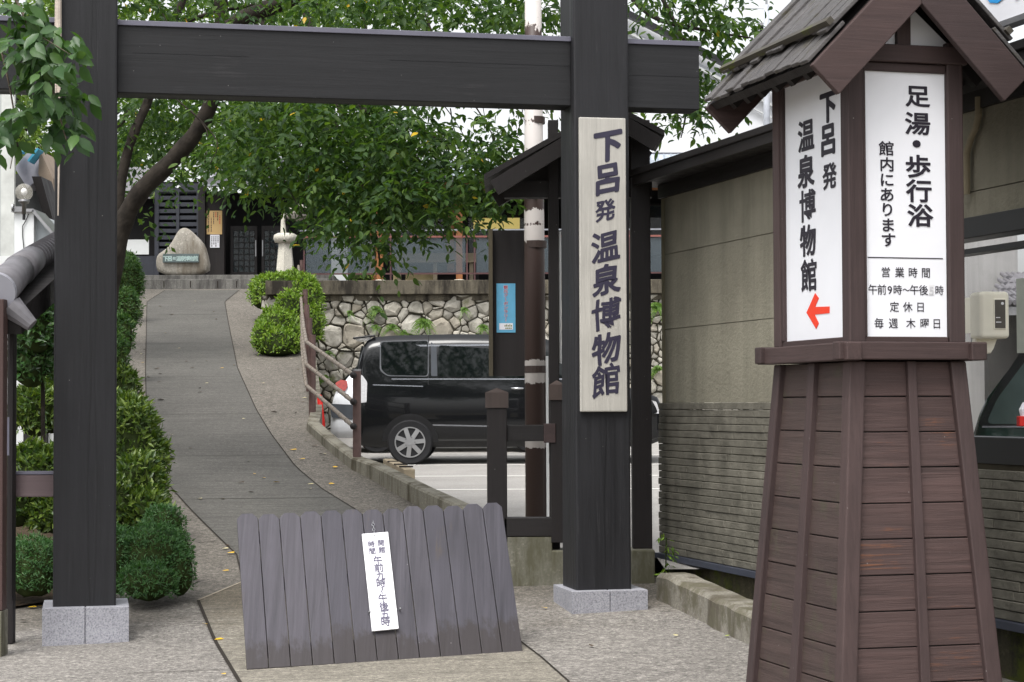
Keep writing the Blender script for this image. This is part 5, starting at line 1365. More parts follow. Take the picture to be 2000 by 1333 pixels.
# wheel stop, red post
a = U(758, 900, 26.6); b_ = U(800, 929, 24.6)
a.z = lotz(a.y); b_.z = lotz(b_.y)
t = thing('wheel_stop', 'weathered timber wheel stop lying behind the rear wheel of the van', 'wheel stop', (a+b_)/2)
m = MB(); m.bar(a+V((0, 0, .09)), b_+V((0, 0, .07)), .14, .16); m.build('timber', STOP, t, world=True, bevel=.012)
for f in (.3, .62, .85):
    q = a.lerp(b_, f); MB().bar(q+V((-.09, 0, .165)), q+V((.09, 0, .165)), .03, .02).build('strap', DRK, t, world=True)
RP = U(628, 828, 27.8)
t = thing('red_marker_post', 'bright red flexible marker post leaning at the corner of the car park', 'bollard', (RP.x, RP.y, lotz(27.8)))
top = U(624, 771, 27.8)
MB().tube([(RP.x, RP.y, lotz(27.8)), (RP.x+.005, RP.y, RP.z), (top.x, RP.y, top.z-.02), (top.x, RP.y, top.z)], [.05, .045, .036, .02], 14).build('post', REDM, t, world=True, smooth=True)
MB().lathe([(.09, 0), (.08, .03), (.045, .04)], (RP.x, RP.y, lotz(27.8)), n=16).build('base', BLACK, t, world=True)

# ================================================================== LEFT SIDE: side fence, tiled wall, lamp, houses
SY = 12.7
t = thing('side_fence', 'reddish brown fence post and rail beside the left gate post', 'fence', U(9, 1190, SY))
pa, pb = U(-8, 1192, SY), U(19, 585, SY)
MB().box((pa.x-.05, SY-.05, pa.z), (U(9.5, 900, SY).x, SY+.06, pb.z)).build('post', wood('reddish_brown_wood', S(74, 56, 53), 'z'), t, world=True, bevel=.006)
MB().box((pa.x-.08, SY-.07, -.15), (U(8, 1250, SY).x, SY+.1, pa.z-.002)).build('footing', FOOT, t, world=True, bevel=.006)
pa, pb = U(15, 971, SY+.65), U(104, 927, SY+.65); MB().box((pa.x, SY+.62, pa.z), (g0.x+.06, SY+.71, pb.z)).build('rail', wood('grey_brown_rail', S(88, 76, 78), 'x'), t, world=True, bevel=.005)
MB().box((pa.x-.01, SY+.615, pb.z+.002), (g0.x+.06, SY+.715, pb.z+.022)).build('rail_cap', METC, t, world=True)
pa, pb = U(18, 1175, SY+.3), U(27, 600, SY+.3); MB().box((pa.x, SY+.28, pa.z), (pb.x, SY+.36, pb.z)).build('dark_stile', DRK, t, world=True)
pa, pb = U(12, 890, SY+.5), U(24, 815, SY+.5); MB().box((pa.x, SY+.5, pa.z), (pb.x, SY+.52, pb.z)).build('grey_plate', METC, t, world=True)

t = thing('tiled_roof', 'sloping ridge of grey roof tiles with a pale round end tile at the left edge', 'roof', U(20, 900, 13.6))
p0, p1, p2, p3 = U(-6, 570, 12.75), U(40, 526, 13.5), U(62, 508, 13.8), U(125, 468, 14.6)
ta = MB().tube([p0, p0.lerp(p1, .5), p1], [.125, .115, .104], 22).build('ridge_tile', ROOFT, t, world=True, smooth=True)
MB().tube([p1-(p1-p0)*.06, p1+(p2-p1)*1.04], [.115, .098], 22).build('ridge_tile', ROOFT, t, world=True, smooth=True)
m = MB(); n = 13
for i in range(n):
    a, b = p2.lerp(p3, i/n), p2.lerp(p3, (i+.8)/n); m.tube([a, b], [.1-.001*i, .088-.001*i], 20)
m.build('tile_stack', ROOFT, t, world=True)
dv = (p0-p1).normalized()
MB().tube([p0, p0+dv*.03], [.132, .126], 26).build('end_tile', plain('pale_end_tile', S(146, 146, 154), .5, .3, var=.06), t, world=True)
MB().bar(p0+V((.03, .03, -.2)), p3+V((.03, .03, -.17)), .24, .16).build('eave_board', DRKX, t, world=True)
MB().tube([p0+V((.08, .05, -.1)), p0+V((.22, .05, -.22))], [.085, .045], 12).build('corner_tile', ROOFT, t, world=True)
MB().box((U(19, 600, 13.3).x, 13.25, .0), (U(31, 600, 13.3).x, 13.33, U(10, 620, 13.3).z)).build('post', DRK, t, world=True)
t = thing('plaster_wall', 'white plaster wall with black posts behind the shrubs at the left', 'wall', U(60, 900, 19))
MB().box((U(-60, 600, 19).x, 19, .3), (U(170, 600, 19).x, 19.1, U(80, 500, 19).z)).build('plaster', PLAST, t, world=True)
for a, b in ((48, 73), (87, 93)):
    MB().box((U(a, 600, 18.95).x, 18.92, .3), (U(b, 600, 18.95).x, 18.998, U(60, 498, 18.95).z)).build('post', DRK, t, world=True)

HY = 22.0
def hp(px, py, Y=HY): return U(px, py, Y)
t = thing('white_house', 'white walled house with a pale corner board at the left edge', 'house', hp(-40, 700))
pa = hp(-160, 700); pb = hp(28, 150); qb = hp(20, 150, HY+4)
MB().slab([(pa.x, HY, .3), (pb.x, HY, .3), (qb.x, HY+4, .3), (pa.x-1.2, HY+4, .3)], (0, 0, pb.z-.3)).build('wall', plain('grey_white_wall', S(172, 176, 174), .8, var=.06), t, world=True)
MB().box((hp(5, 300).x, HY-.06, .3), (pb.x+.02, HY-.001, pb.z)).build('corner_board', plain('pale_board', S(196, 198, 194), .7), t, world=True)
t = thing('garden_shed', 'small white shed with a sloping grey lid behind the globe lamp', 'shed', hp(60, 700, 19))
a, b, c = hp(28, 415, 19.4), hp(66, 415, 19.4), hp(105, 470, 19.4)
MB().box((a.x, 19.4, .3), (b.x, 20.5, a.z)).build('wall', PLAST, t, world=True)
MB().slab([(b.x+.001, 19.5, a.z), (c.x, 19.5, c.z), (c.x, 19.5, .4), (b.x+.001, 19.5, .4)], (0, 1.3, 0)).build('side_wall', plain('pale_grey_wall', S(176, 182, 186), .8), t, world=True)
m = MB().bar((a.x-.02, 19.6, a.z+.015), (b.x+.01, 19.6, a.z+.015), .5, .03).bar((b.x, 19.6, a.z+.015), (c.x+.05, 19.6, c.z), .5, .03)
m.build('lid', STEEL, t, world=True)
m = MB(); ck = [(56, 418), (50, 432), (44, 442), (44, 462), (46, 480), (47, 510)]
m.tube([hp(px, py, 19.385) for px, py in ck], .005, 5); m.build('crack', BLACK, t, world=True)
t = thing('dark_gable_house', 'dark grey house with a small blue edged gable dormer at the upper left', 'house', hp(80, 800, 27))
MB().slab([(hp(-60, 400, 27).x, 27, .3), (hp(112, 400, 27).x, 27, .3), (hp(112, 400, 31).x, 31, .3), (hp(-60, 400, 31).x, 31, .3)], (0, 0, hp(60, 340, 27).z-.3)).build('wall', plain('dark_grey_wall', S(64, 66, 66), .8), t, world=True)
a, b, c = hp(60, 358, 26.6), hp(80, 293, 26.6), hp(103, 345, 26.6)
MB().slab([hp(28, 328, 26.6), hp(54, 368, 26.6), hp(79, 345, 26.6), hp(79, 300, 26.6), hp(52, 300, 26.6)], (0, .5, 0)).build('dormer_wall', plain('lilac_wall', S(150, 150, 160), .8), t, world=True)
MB().slab([hp(77, 293, 26.5), hp(103, 348, 26.5), hp(103, 372, 26.5), hp(94, 372, 26.5), hp(75, 340, 26.5)], (0, .8, 0)).build('dormer_side', plain('beige_board', S(150, 134, 118), .8), t, world=True)
m = MB().bar(hp(60, 318, 26.4), hp(79, 293, 26.4), .3, .03).bar(hp(27, 306, 26.4), hp(38, 294, 26.4), .3, .03).bar(hp(37, 294, 26.4), hp(43, 298, 26.4), .3, .03)
m.build('roof_trim', BLUETR, t, world=True)
m = MB().slab([hp(62, 345, 25.8), hp(80, 345, 25.8), hp(110, 455, 25.8), hp(90, 440, 25.8)], (0, .6, 0)); m.build('lower_roof', DRK, t, world=True)
# globe lamp
q = hp(47, 376, 17.5); R_ = 17.3*17.5/F
t = thing('globe_lamp', 'clear glass globe lamp with a white bulb on a bracket at the left', 'lamp', (q.x, q.y, q.z-.2))
MB().ball((0, 0, .2), R_, 16).build('globe', CLEAR, t, smooth=True)
MB().ball((0, 0, .2+R_*.05), (R_*.36, R_*.36, R_*.42), 12).build('bulb', plain('white_bulb', S(240, 240, 240), .4, var=.01), t, smooth=True)
MB().lathe([(.018, 0), (.02, .09), (.045, .105), (.052, .125), (.03, .135)], (0, 0, 0), n=16).build('socket', STEEL, t, smooth=True)
MB().bar((-.1, 0, .06), (0, 0, .06), .02, .022).lathe([(.035, -.006), (.035, .006)], (-.098, -.0, .06), 'x', 16).build('bracket', STEEL, t)
MB().tube([(0, 0, .0), (0, 0, -.05)], .014, 10).build('stub', BLACK, t)

# ================================================================== FAR BUILDINGS, UPPER RIGHT
t = thing('white_gable_building', 'large white building with a dark sloping roof edge beyond the car park', 'building', U(1300, 560, 62))
def fp(px, py, Y=62): return U(px, py, Y)
MB().slab([fp(1000, 420), fp(1700, 420), fp(1700, 260), fp(1440, 141), fp(1222, 30), fp(1130, -30), fp(1000, -20)], (0, .5, 0)).build('wall', plain('bright_white_wall', S(224, 226, 230), .8, var=.02), t, world=True)
m = MB().bar(fp(1100, -36, 61.6), fp(1760, 299, 61.6), .5, .16); m.build('roof_edge', BLACK, t, world=True)
m = MB().bar(fp(1100, 0, 61.8), fp(1760, 335, 61.8), .3, .08).bar(fp(1100, 22, 61.85), fp(1760, 360, 61.85), .1, .03); m.build('verge_board', PLAST, t, world=True)
MB().slab([fp(1222, 55, 61.9), fp(1222, 85, 61.9), fp(1420, 180, 61.9), fp(1420, 150, 61.9)], (0, .05, 0)).build('panel', plain('pale_grey_cladding', S(196, 200, 206), .8), t, world=True)
t = thing('grey_roofed_house', 'low house with a pale seamed metal roof beyond the gap by the stucco building', 'house', U(1300, 480, 52))
MB().box((U(1240, 400, 52).x, 52, 3.5), (U(1420, 400, 52).x, 56, U(1300, 338, 52).z)).build('wall', DARKIN, t, world=True)
m = MB().slab([U(1235, 345, 51.5), U(1430, 345, 51.5), U(1430, 306, 53), U(1235, 306, 53)], (0, 0, .08)); m.build('roof', plain('pale_metal_roof', S(168, 176, 186), .5), t, world=True)
m = MB()
for k in range(14): x = 1240+14*k; m.bar(U(x+8, 345, 51.48)+V((0, 0, .09)), U(x, 308, 52.98)+V((0, 0, .09)), .05, .05)
m.build('roof_seam', ROOFM, t, world=True)
MB().bar(U(1235, 303, 53), U(1430, 303, 53), .12, .12).build('ridge_cap', plain('grey_ridge', S(96, 98, 106), .5), t, world=True)
t = thing('roof_hut', 'distant grey hut with a dark window on a roof at the upper right', 'building', U(1500, 170, 66))
MB().box((U(1484, 100, 66).x, 66, 8), (U(1560, 100, 66).x, 67, U(1500, 48, 66).z)).build('wall', plain('hut_grey', S(150, 152, 156), .8), t, world=True)
MB().box((U(1482, 100, 66).x, 65.8, U(1500, 52, 66).z), (U(1560, 100, 66).x, 66, U(1500, 47, 66).z)).build('roof', STEEL, t, world=True)
MB().box((U(1484.5, 100, 66).x, 65.95, U(1500, 66, 66).z), (U(1492, 100, 66).x, 65.99, U(1500, 54, 66).z)).build('window', DARKIN, t, world=True)
t = thing('utility_pole', 'pale grey utility pole with a round insulator wire at the upper right', 'pole', U(1498, 400, 50))
a, b = U(1498, 420, 50), U(1497, 10, 50); MB().tube([a, b], [.09, .075], 14).build('shaft', plain('pale_grey_pole', S(176, 180, 188), .6), t, world=True, smooth=True)
MB().tube([b, b+V((.0, 0, .5))], [.03, .03], 8).build('pole_tip', STEEL, t, world=True)
c = U(1418, 16, 50); m = MB()
ring_ = [c + V((.055*math.cos(k*math.pi/8), 0, .055*math.sin(k*math.pi/8))) for k in range(17)]
m.tube(ring_, .014, 8, False).ball(c, .025, 8); m.build('insulator', BLACK, t, world=True)
MB().tube([U(1300, -60, 50), c, U(1497, 18, 50)], .006, 5).build('wire', BLACK, t, world=True)
# house beyond the green car
t = thing('plank_walled_house', 'grey plank wall and tiled roof seen through the shop window behind the green car', 'house', U(1940, 800, 24))
MB().box((U(1880, 700, 25).x, 25, .3), (U(1990, 700, 25).x, 25.2, U(1940, 440, 25).z)).build('plank_wall', wood('grey_planks', S(150, 150, 150), 'z', .25, .7, 6), t, world=True)
MB().box((U(1930, 700, 24).x, 24, .3), (U(2250, 700, 24).x, 24.2, U(1960, 603, 24).z)).build('wall', plain('dark_wall', S(58, 56, 54), .8), t, world=True)
rf = MB().slab([U(1935, 606, 23.4), U(2260, 606, 23.4), U(2260, 520, 25.2), U(1982, 548, 24.6)], (0, 0, .08)).build('roof', ROOFT, t, world=True)
m = MB()
for j in range(5):
    for k in range(24):
        q = U(1944+k*11+j*5, 602-j*12, 23.4+.32*j); m.tube([q+V((0, -.14, .06)), q+V((0, .2, .14))], [.032, .026], 8)
m.build('roof_tiles', ROOFT, rf, world=True)
MB().bar(U(1930, 608, 23.35), U(2260, 608, 23.35), .06, .1).build('gutter', STEEL, t, world=True)

# ================================================================== TREES
def limb(mb, pts, r0, r1, n=12):
    P = [U(*p) for p in pts]; Q = []
    for i in range(len(P)-1):                       # Catmull-Rom
        a, b, c, d = P[max(0, i-1)], P[i], P[i+1], P[min(len(P)-1, i+2)]
        for k in range(5):
            s = k/5; Q.append(.5*((2*b)+(c-a)*s+(2*a-5*b+4*c-d)*s*s+(3*b-a-3*c+d)*s**3))
    Q.append(P[-1]); k = len(Q)
    mb.tube(Q, [(r0+(r1-r0)*i/(k-1))*(1+.06*math.sin(i*1.7)) for i in range(k)], n); return Q
TY = 21.0
gb = G(190, 760); base = V((U(190, 760, TY).x, TY, gz(0, TY)))
t = thing('cherry_tree', 'leaning old cherry tree with a curved dark trunk and drooping branches over the ramp', 'tree', base)
m = MB()
limb(m, [(180, 800, TY), (196, 690, TY), (214, 560, TY), (238, 445, TY), (275, 375, 20.9), (335, 315, 20.8), (392, 245, 20.7), (424, 160, 20.6), (432, 60, 20.5), (430, -60, 20.4)], .125, .068)
limb(m, [(205, 640, TY), (222, 480, TY+.2), (238, 350, TY+.3), (258, 270, TY+.3), (290, 195, TY+.4), (318, 100, TY+.5), (350, 20, TY+.5), (380, -60, TY+.6)], .065, .035)
limb(m, [(424, 150, 20.6), (446, 62, 20.2), (500, 26, 19.8), (585, -6, 19.3), (690, -50, 18.8), (850, -90, 18.2), (1050, -110, 17.6), (1180, -70, 17.2), (1290, -10, 17)], .1, .04)
limb(m, [(330, 60, TY+.5), (400, 30, 20.8), (540, 2, 20.4)], .03, .015, 8)
tw = MB()
limb(tw, [(560, 120, 19.6), (690, 205, 18.6), (745, 226, 18.3), (850, 268, 17.9), (905, 310, 17.6), (960, 360, 17.4)], .035, .008, 8)
limb(tw, [(745, 226, 18.3), (770, 262, 18.2), (778, 300, 18.1)], .014, .005, 6)
limb(tw, [(800, -60, 18.4), (860, 100, 18.0), (960, 260, 17.4), (1010, 400, 17)], .012, .004, 7)
limb(tw, [(585, -6, 19.3), (640, 150, 18.6), (700, 330, 18), (735, 470, 17.6), (742, 520, 17.5)], .03, .006, 7)
limb(tw, [(432, 60, 20.5), (480, 200, 19.6), (540, 330, 19), (600, 420, 18.4)], .03, .006, 7)
limb(tw, [(500, 26, 19.8), (620, 200, 18.8), (760, 360, 18), (880, 450, 17.6)], .028, .006, 7)
limb(tw, [(1180, -70, 17.2), (1270, 30, 16.9), (1380, 60, 16.7), (1470, 75, 16.5)], .03, .006, 7)
limb(tw, [(1290, -10, 17), (1350, 120, 17.0), (1340, 220, 17), (1330, 270, 17)], .02, .005, 7)
limb(tw, [(1050, -110, 17.6), (1035, 60, 17.4), (1020, 220, 17.3), (1000, 300, 17.2)], .009, .003, 7)
for k in range(26):
    x, y, Y = rnd.uniform(300, 900), rnd.uniform(-30, 330), rnd.uniform(17.5, 21)
    limb(tw, [(x, y, Y), (x+rnd.uniform(10, 60), y+60, Y-.1), (x+rnd.uniform(20, 110), y+rnd.uniform(90, 150), Y-.3)], .008, .003, 5)
trunk = m.build('trunk', BARK, t, world=True, smooth=True)
tw.build('twigs', BARK, t, world=True, smooth=True)
# crown: drooping sprays, thick where the photograph's crown is thick
clumps = [ # px, py, rx, ry, sprays, nearest depth, farthest depth
 (300, 5, 90, 40, 60, 20, 23), (480, 5, 110, 40, 80, 18.5, 23), (660, 5, 110, 38, 70, 17.5, 21), (800, 5, 110, 40, 100, 17, 20), (960, 8, 90, 40, 70, 16.8, 19.5), (1060, 20, 40, 40, 26, 16.6, 18.5),
 (290, 215, 60, 40, 50, 21.4, 24), (262, 275, 40, 45, 40, 21.4, 24), (350, 210, 70, 40, 60, 21.2, 24), (390, 275, 70, 40, 50, 21.1, 23.5), (490, 225, 66, 50, 84, 17.5, 21.5), (480, 300, 70, 40, 70, 17.5, 21),
 (560, 225, 90, 50, 110, 17.4, 21), (570, 310, 80, 46, 96, 17.2, 20.5), (625, 375, 40, 28, 34, 17, 19.5), (660, 225, 90, 50, 110, 17, 20), (680, 310, 90, 52, 120, 17, 20), (690, 390, 75, 38, 66, 16.8, 19),
 (715, 440, 46, 24, 18, 16.8, 18.4), (742, 490, 18, 16, 8, 16.8, 17.6), (655, 435, 36, 18, 10, 16.8, 18.4), (770, 225, 60, 36, 50, 17, 19), (790, 300, 80, 48, 96, 16.8, 19), (800, 372, 80, 38, 64, 16.6, 18.6), (850, 420, 46, 18, 12, 16.6, 18), (800, 430, 46, 12, 7, 16.6, 18),
 (860, 275, 45, 26, 30, 16.8, 18.4), (900, 330, 50, 34, 34, 16.6, 18.2), (880, 386, 35, 24, 13, 16.6, 18), (935, 305, 38, 26, 18, 16.6, 18), (955, 365, 36, 28, 20, 16.4, 17.6), (985, 395, 26, 24, 14, 16.4, 17.4), (1010, 220, 20, 36, 10, 16.6, 17.6), (985, 275, 30, 22, 10, 16.6, 17.6), (935, 245, 28, 16, 8, 16.6, 17.6),
 (500, 340, 40, 14, 10, 17.5, 19.5), (860, 205, 28, 10, 6, 17, 18), (420, 315, 40, 16, 16, 21, 23), (330, 300, 40, 14, 10, 21.2, 23),
 (1275, 0, 38, 22, 14, 16.4, 17.4), (1340, 20, 42, 22, 18, 16.4, 17.4), (1400, 46, 36, 18, 14, 16.4, 17.2), (1455, 54, 24, 14, 9, 16.4, 17), (1420, -14, 60, 10, 10, 16.4, 17), (1325, 218, 28, 24, 12, 16.6, 17.4), (1372, 155, 22, 16, 6, 16.6, 17.4), (1385, 175, 24, 16, 6, 16.6, 17.4), (1350, 185, 26, 24, 10, 16.6, 17.4), (1390, 205, 20, 12, 5, 16.6, 17.2), (1320, 60, 20, 12, 3, 16.4, 17.2)]
B = []
for px, py, rx, ry, n, ya, yb in clumps:
    for k in range(int(n*1.4)):
        a = rnd.uniform(0, 2*math.pi); q = math.sqrt(rnd.random())
        B.append(U(px+rx*q*math.cos(a), py+ry*q*math.sin(a)-10, rnd.uniform(ya, yb)))
P, D, Nn, Ls = sprays([tuple(b) for b in B], .092, 9, .36, .6)
sel = rng.random(len(P)) < .004
leaf_mesh('crown', P[~sel], D[~sel], Nn[~sel], Ls[~sel], L_CH, t, .45)
leaf_mesh('yellowing_leaves', P[sel], D[sel], Nn[sel], Ls[sel]*.9, L_YEL, t, .45)

# branch hanging in front of the left gate post
t = thing('cherry_branch', 'leafy cherry branch hanging in front of the left gate post', 'branch', U(40, -120, 12.2))
tw = MB()
limb(tw, [(-60, -160, 12.3), (10, -40, 12.2), (60, 60, 12.15), (95, 150, 12.1), (120, 240, 12.1), (130, 275, 12.1)], .012, .003, 7)
limb(tw, [(60, 60, 12.15), (110, 90, 12.1), (150, 115, 12.05)], .005, .002, 6)
limb(tw, [(-40, -60, 12.3), (10, 130, 12.3), (30, 250, 12.35), (20, 330, 12.35)], .008, .003, 6)
tw.build('twigs', BARKP, t, world=True, smooth=True)
fc = [(60, 30, 34, 22, 5), (88, 60, 26, 20, 6), (55, 80, 26, 22, 6), (85, 95, 26, 20, 6), (60, 110, 24, 18, 5), (130, 75, 22, 14, 4), (140, 105, 16, 10, 3), (80, 135, 24, 16, 5), (110, 145, 30, 14, 6), (95, 175, 26, 16, 5), (145, 185, 22, 12, 5), (110, 205, 34, 14, 6), (125, 235, 26, 12, 5), (100, 255, 18, 10, 3), (140, 265, 12, 10, 3), (15, 15, 14, 14, 3), (10, 100, 14, 20, 3), (18, 265, 20, 16, 3), (14, 305, 14, 10, 2), (50, 230, 24, 16, 4)]
B = []
for px, py, rx, ry, n in fc:
    for k in range(n): B.append(tuple(U(px+rnd.uniform(-rx, rx)-4, py+rnd.uniform(-ry, ry)-14, rnd.uniform(11.9, 12.45))))
P, D, Nn, Ls = sprays(B+B[::3], .14, 3, .1, .8, .8)
Nn[:, 1] -= .9
leaf_mesh('crown', P, D, Nn, Ls, leafmat('near_cherry_leaves', [S(47, 76, 40), S(58, 90, 46), S(72, 104, 54), S(50, 80, 46), S(82, 114, 58)], .3, .42), t, .5)

def broad_tree(name, label, base, h, cr, n, size, mat, group='trees beyond the buildings', low=.35):
    t = thing(name, label, 'tree', base, 0, group); m = MB(); b = V(base)
    m.tube([b, b+V((.1, 0, h*.3)), b+V((-.1, .1, h*.6)), b+V((0, 0, h*.9))], [.28, .22, .14, .05], 10)
    pos = []
    for k in range(16):
        a = k*2.4; z = h*(low+(.95-low)*k/16); r = cr*(1-.55*((k/16-.3))**2)*rnd.uniform(.5, .95)
        e = b+V((math.cos(a)*r, math.sin(a)*r, z+.4)); m.tube([b+V((0, 0, z*.8)), (b+V((0, 0, z*.8))).lerp(e, .5)+V((0, 0, .3)), e], [.09, .06, .02], 6); pos.append(e)
    m.build('trunk', BARK, t, world=True, smooth=True)
    Bs = []
    for e in pos:
        for k in range(n//16): 
            q = V((rnd.gauss(0, 1), rnd.gauss(0, 1), rnd.gauss(0, .7))).normalized()*cr*.45*rnd.random()**.4
            Bs.append(tuple(e+q))
    P, D, Nn, Ls = sprays(Bs, size, 5, .5, .5); leaf_mesh('crown', P, D, Nn, Ls, mat, t, .5, True); return t
broad_tree('broadleaf_tree', 'light green tree standing behind the entrance building, right of the leaning cherry', (-7.6, 62, 4), 13, 3.6, 900, .34, L_FAR)
broad_tree('broadleaf_tree', 'light green tree at the far left behind the entrance building', (-13.5, 60, 4), 12, 3.6, 900, .34, L_FAR)
broad_tree('broadleaf_tree', 'light green tree behind the left house, seen over the globe lamp', (-11.6, 44, 2), 9, 2.4, 500, .24, L_FAR, low=.5)
broad_tree('broadleaf_tree', 'loose light green tree between the cherry and the left gate post', (-7.4, 34, 1.6), 7.5, 1.9, 420, .16, L_CH, low=.45)

# ================================================================== SHRUBS
def sh(px, py, Y, rx, rz_, ry=None):     # blob seen at a pixel, radii in photograph pixels
    p = U(px, py, Y); k = Y/F; return (tuple(p), (rx*k, (ry or rx)*k, rz_*k))
gJ = lambda x, y: (x, y, gz(x, y))
shrub('juniper_shrub', 'low clipped blue green juniper mounds at the foot of the left gate post', gJ(-3.2, 14.6),
      [sh(300, 1100, 14.9, 72, 76, 70), sh(215, 1100, 14.9, 70, 72, 60), sh(350, 1120, 14.8, 32, 52), sh(320, 1025, 15.5, 42, 36), sh(290, 1140, 14.6, 60, 40), sh(345, 1075, 15.1, 30, 40)], 12000, .036, L_JU, 'shrubs left of the ramp', width=.3, jit=.5, up=.4)
shrub('juniper_shrub', 'dark juniper mound left of the left gate post, behind the brown rail', gJ(-3.7, 14.9),
      [sh(65, 1115, 14.8, 62, 62), sh(20, 1110, 15, 50, 50)], 5500, .036, L_JU, 'shrubs left of the ramp', width=.3, jit=.5)
shrub('azalea_shrub', 'tall rounded yellow green azalea beside the ramp, right of the left gate post', gJ(-3.5, 18.3),
      [sh(240, 770, 21, 32, 50, 40), sh(243, 890, 17.6, 76, 110, 70), sh(270, 960, 17.0, 55, 70), sh(230, 830, 18.6, 60, 60, 60), sh(225, 1000, 16.8, 60, 60), sh(300, 905, 17.8, 28, 50), sh(285, 1000, 16.8, 46, 40)], 7600, .075, L_AZD, 'shrubs left of the ramp', width=.36)
shrub('azalea_shrub', 'upper azalea bush left of the left gate post, above the brown rail', gJ(-4.6, 18.6),
      [sh(75, 810, 17.4, 50, 50), sh(110, 800, 17.6, 40, 55)], 2600, .075, L_AZD, 'shrubs left of the ramp', width=.36)
shrub('azalea_shrub', 'lower azalea bush left of the left gate post, crossed by the brown rail', gJ(-4.1, 16.4),
      [sh(68, 935, 15.8, 58, 62), sh(40, 985, 15.7, 40, 55), sh(95, 1010, 15.7, 40, 40)], 3400, .075, L_AZD, 'shrubs left of the ramp', width=.36)
t = shrub('camellia_bush', 'glossy leaved camellia bush against the white plaster wall at the left', gJ(-4.3, 16.9),
      [sh(70, 640, 16.2, 42, 60), sh(90, 600, 16.4, 30, 30), sh(60, 715, 16.3, 40, 50), sh(105, 690, 16.5, 30, 60)], 2600, .08, L_CAM, 'shrubs left of the ramp', width=.42)
MB().bar(U(84, 860, 16.4), U(84, 690, 16.4), .03, .03).build('stake', BARK, t, world=True)
hb = [sh(235, 720, 24, 15, 60, 22), sh(240, 660, 27, 22, 46, 26), sh(248, 610, 31, 27, 46, 30), sh(254, 555, 36, 26, 46, 30), sh(240, 520, 40, 32, 28, 30), sh(215, 700, 25, 26, 70, 26)]
shrub('conifer_hedge', 'fine leaved clipped conifer hedge running up the left side of the ramp', gJ(-6, 30), hb, 9500, .065, L_HE, 'shrubs left of the ramp', cat='hedge', width=.3, jit=.45)
shrub('azalea_shrub', 'lower bright yellow green clipped azalea between the ramp and the handrail', gJ(-4.2, 35.5),
      [sh(542, 648, 35.2, 46, 46), sh(518, 664, 34.8, 26, 36), sh(545, 672, 34.7, 40, 30), sh(565, 610, 36, 30, 40), sh(570, 668, 35.0, 24, 34)], 4200, .075, L_AZ, 'clipped azaleas by the handrail', width=.4)
shrub('azalea_shrub', 'upper clipped azalea mound below the white stone pedestal', gJ(-4.7, 40.2),
      [sh(540, 572, 40, 48, 38), sh(510, 575, 40.4, 26, 34), sh(570, 560, 40, 26, 32)], 3200, .08, L_AZ, 'clipped azaleas by the handrail', width=.4)
shrub('azalea_shrub', 'bright clipped azalea on the car park side of the handrail, against the stone wall', gJ(-3.4, 37.3),
      [sh(606, 600, 36.9, 26, 52), sh(600, 640, 36.6, 32, 46), sh(596, 565, 37.1, 24, 30)], 3200, .075, L_AZ, 'clipped azaleas by the handrail', width=.4)
p = U(707, 542, 38.9)
shrub('potted_flowers', 'small flowering plant on the terrace edge behind the railing', (p.x, 38.9, TZ), [((p.x, 38.9, TZ+.12), (.22, .12, .12))], 160, .06, L_AZ, None, cat='plant')

# ================================================================== FALLEN LEAVES
def fallen(px, py, ln, mat, label, group, name='fallen_leaf'):
    ln *= 1.25
    p = G(px, py)
    if abs(p.x-XR(p.y)) < .02: return
    a = rnd.uniform(0, 6.28); w = ln*.3; c_, s_ = math.cos(a), math.sin(a)
    pts = [(-.5, 0, .002), (-.2, .9, .008), (.2, .8, .012), (.5, 0, .006), (.2, -.8, .004), (-.2, -.9, .003)]
    m = MB(); top = [V((x*ln*c_ - y*w*s_, x*ln*s_ + y*w*c_, z*ln*12)) for x, y, z in pts]
    m.v = top + [V((0, 0, .003))]; m.f = [(i, (i+1) % 6, 6) for i in range(6)]
    o = m.build(name, mat); o.location = (p.x, p.y, gz(p.x, p.y) + .011); tag(o, label, 'leaf', group)
GY, GP2, GB = 'yellow leaves fallen on the ramp', 'pale leaves fallen on the ramp', 'brown leaves fallen on the ramp'
fallen(428, 1253, .055, FALL_Y, 'bright yellow fallen leaf on the dark slab joint left of the barrier board', GY)
fallen(451, 1083, .07, FALL_Y, 'yellow fallen leaf lying at the left edge of the barrier board', GY)
fallen(1421, 1246, .05, plain('green_leaf_litter', S(160, 180, 40), .6), 'single yellow green fallen leaf below the mossy kerb', None)
fallen(1063, 1191, .05, FALL_Y, 'yellow fallen leaf beside the granite plinth of the right gate post', GY)
fallen(1320, 1245, .05, FALL_P, 'pale fallen leaf on the aggregate paving right of the right granite plinth', GP2)
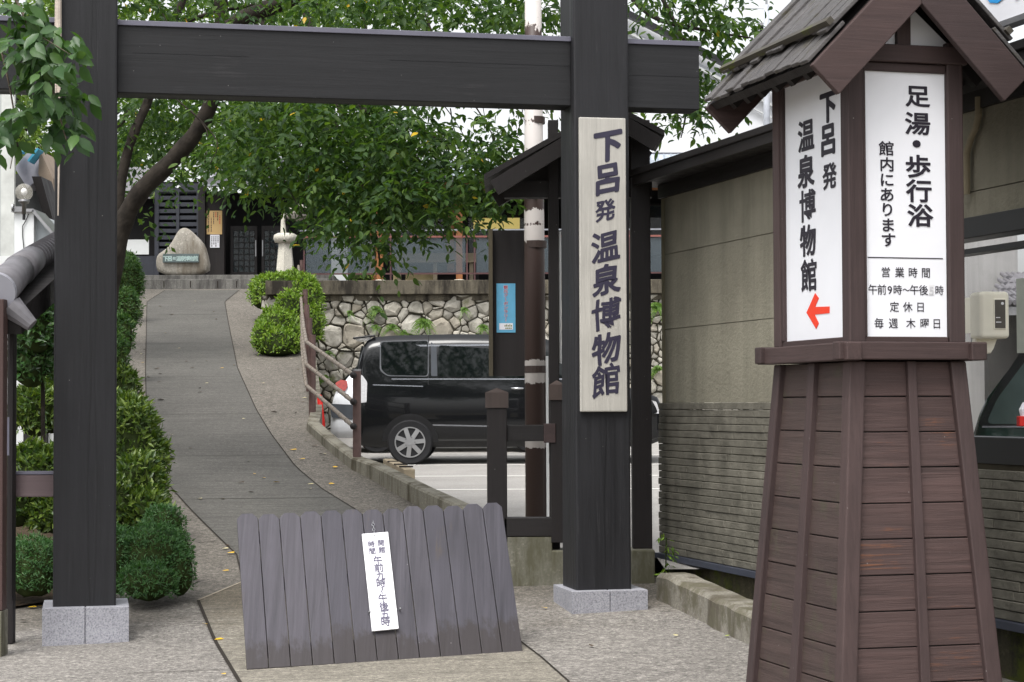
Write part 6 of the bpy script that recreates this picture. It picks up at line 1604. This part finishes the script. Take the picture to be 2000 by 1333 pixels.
for px, py, s_ in ((441, 1118, .05), (63, 1190, .06), (78, 1188, .05), (400, 1222, .04), (437, 1321, .04), (540, 945, .07), (515, 936, .06), (573, 881, .08), (590, 899, .07), (277, 775, .06), (266, 781, .05), (263, 737, .05), (433, 721, .06), (278, 710, .05), (324, 652, .07), (457, 715, .05), (655, 915, .08), (648, 948, .08), (890, 1004, .06), (497, 928, .05)):
    fallen(px, py, s_, FALL_Y, 'small yellow fallen leaf lying on the grey ramp', GY)
for px, py, s_ in ((335, 851, .06), (391, 977, .06), (435, 977, .05), (607, 948, .06), (606, 957, .05), (476, 820, .05), (485, 903, .05), (382, 590, .07), (349, 682, .06), (422, 625, .06), (417, 610, .05), (297, 567, .07), (447, 690, .05), (404, 750, .05), (453, 800, .05), (371, 878, .05), (290, 738, .06), (573, 758, .06), (514, 750, .05), (313, 600, .06), (340, 560, .06), (404, 707, .05)):
    fallen(px, py, s_, FALL_P, 'small pale fallen leaf lying on the grey ramp', GP2)
for k in range(34):
    f = rnd.random(); Yv = 14.5 + 24*f**1.3; e = rnd.random() < .6; xx = (XR(Yv)-.08-abs(rnd.gauss(0, .16))) if e else SL(Yv)-abs(rnd.gauss(0, .25))
    o_ = cam.matrix_world.inverted if 0 else None; d_ = CR.transposed() @ (V((xx, Yv, gz(xx, Yv))) - CAM); qx, qy = 1000 + F*d_.x/-d_.z, 666.5 - F*d_.y/-d_.z
    mm_, ll_, gg_ = rnd.choice(((FALL_P, 'small pale fallen leaf lying on the grey ramp', GP2), (FALL_B, 'small brown fallen leaf lying on the grey ramp', GB)))
    fallen(qx, qy, rnd.uniform(.04, .065), mm_, ll_, gg_)
for px, py, s_ in ((335, 616, .09), (306, 722, .09), (314, 783, .1), (364, 708, .07), (375, 720, .07), (390, 768, .07), (614, 873, .08), (535, 807, .09), (471, 945, .07), (490, 964, .06), (313, 732, .06), (310, 748, .06), (632, 900, .06), (577, 808, .06), (1073, 1125, .05), (1155, 1265, .05), (47, 1217, .06), (390, 760, .06)):
    fallen(px, py, s_, FALL_B, 'small brown fallen leaf lying on the grey ramp', GB)
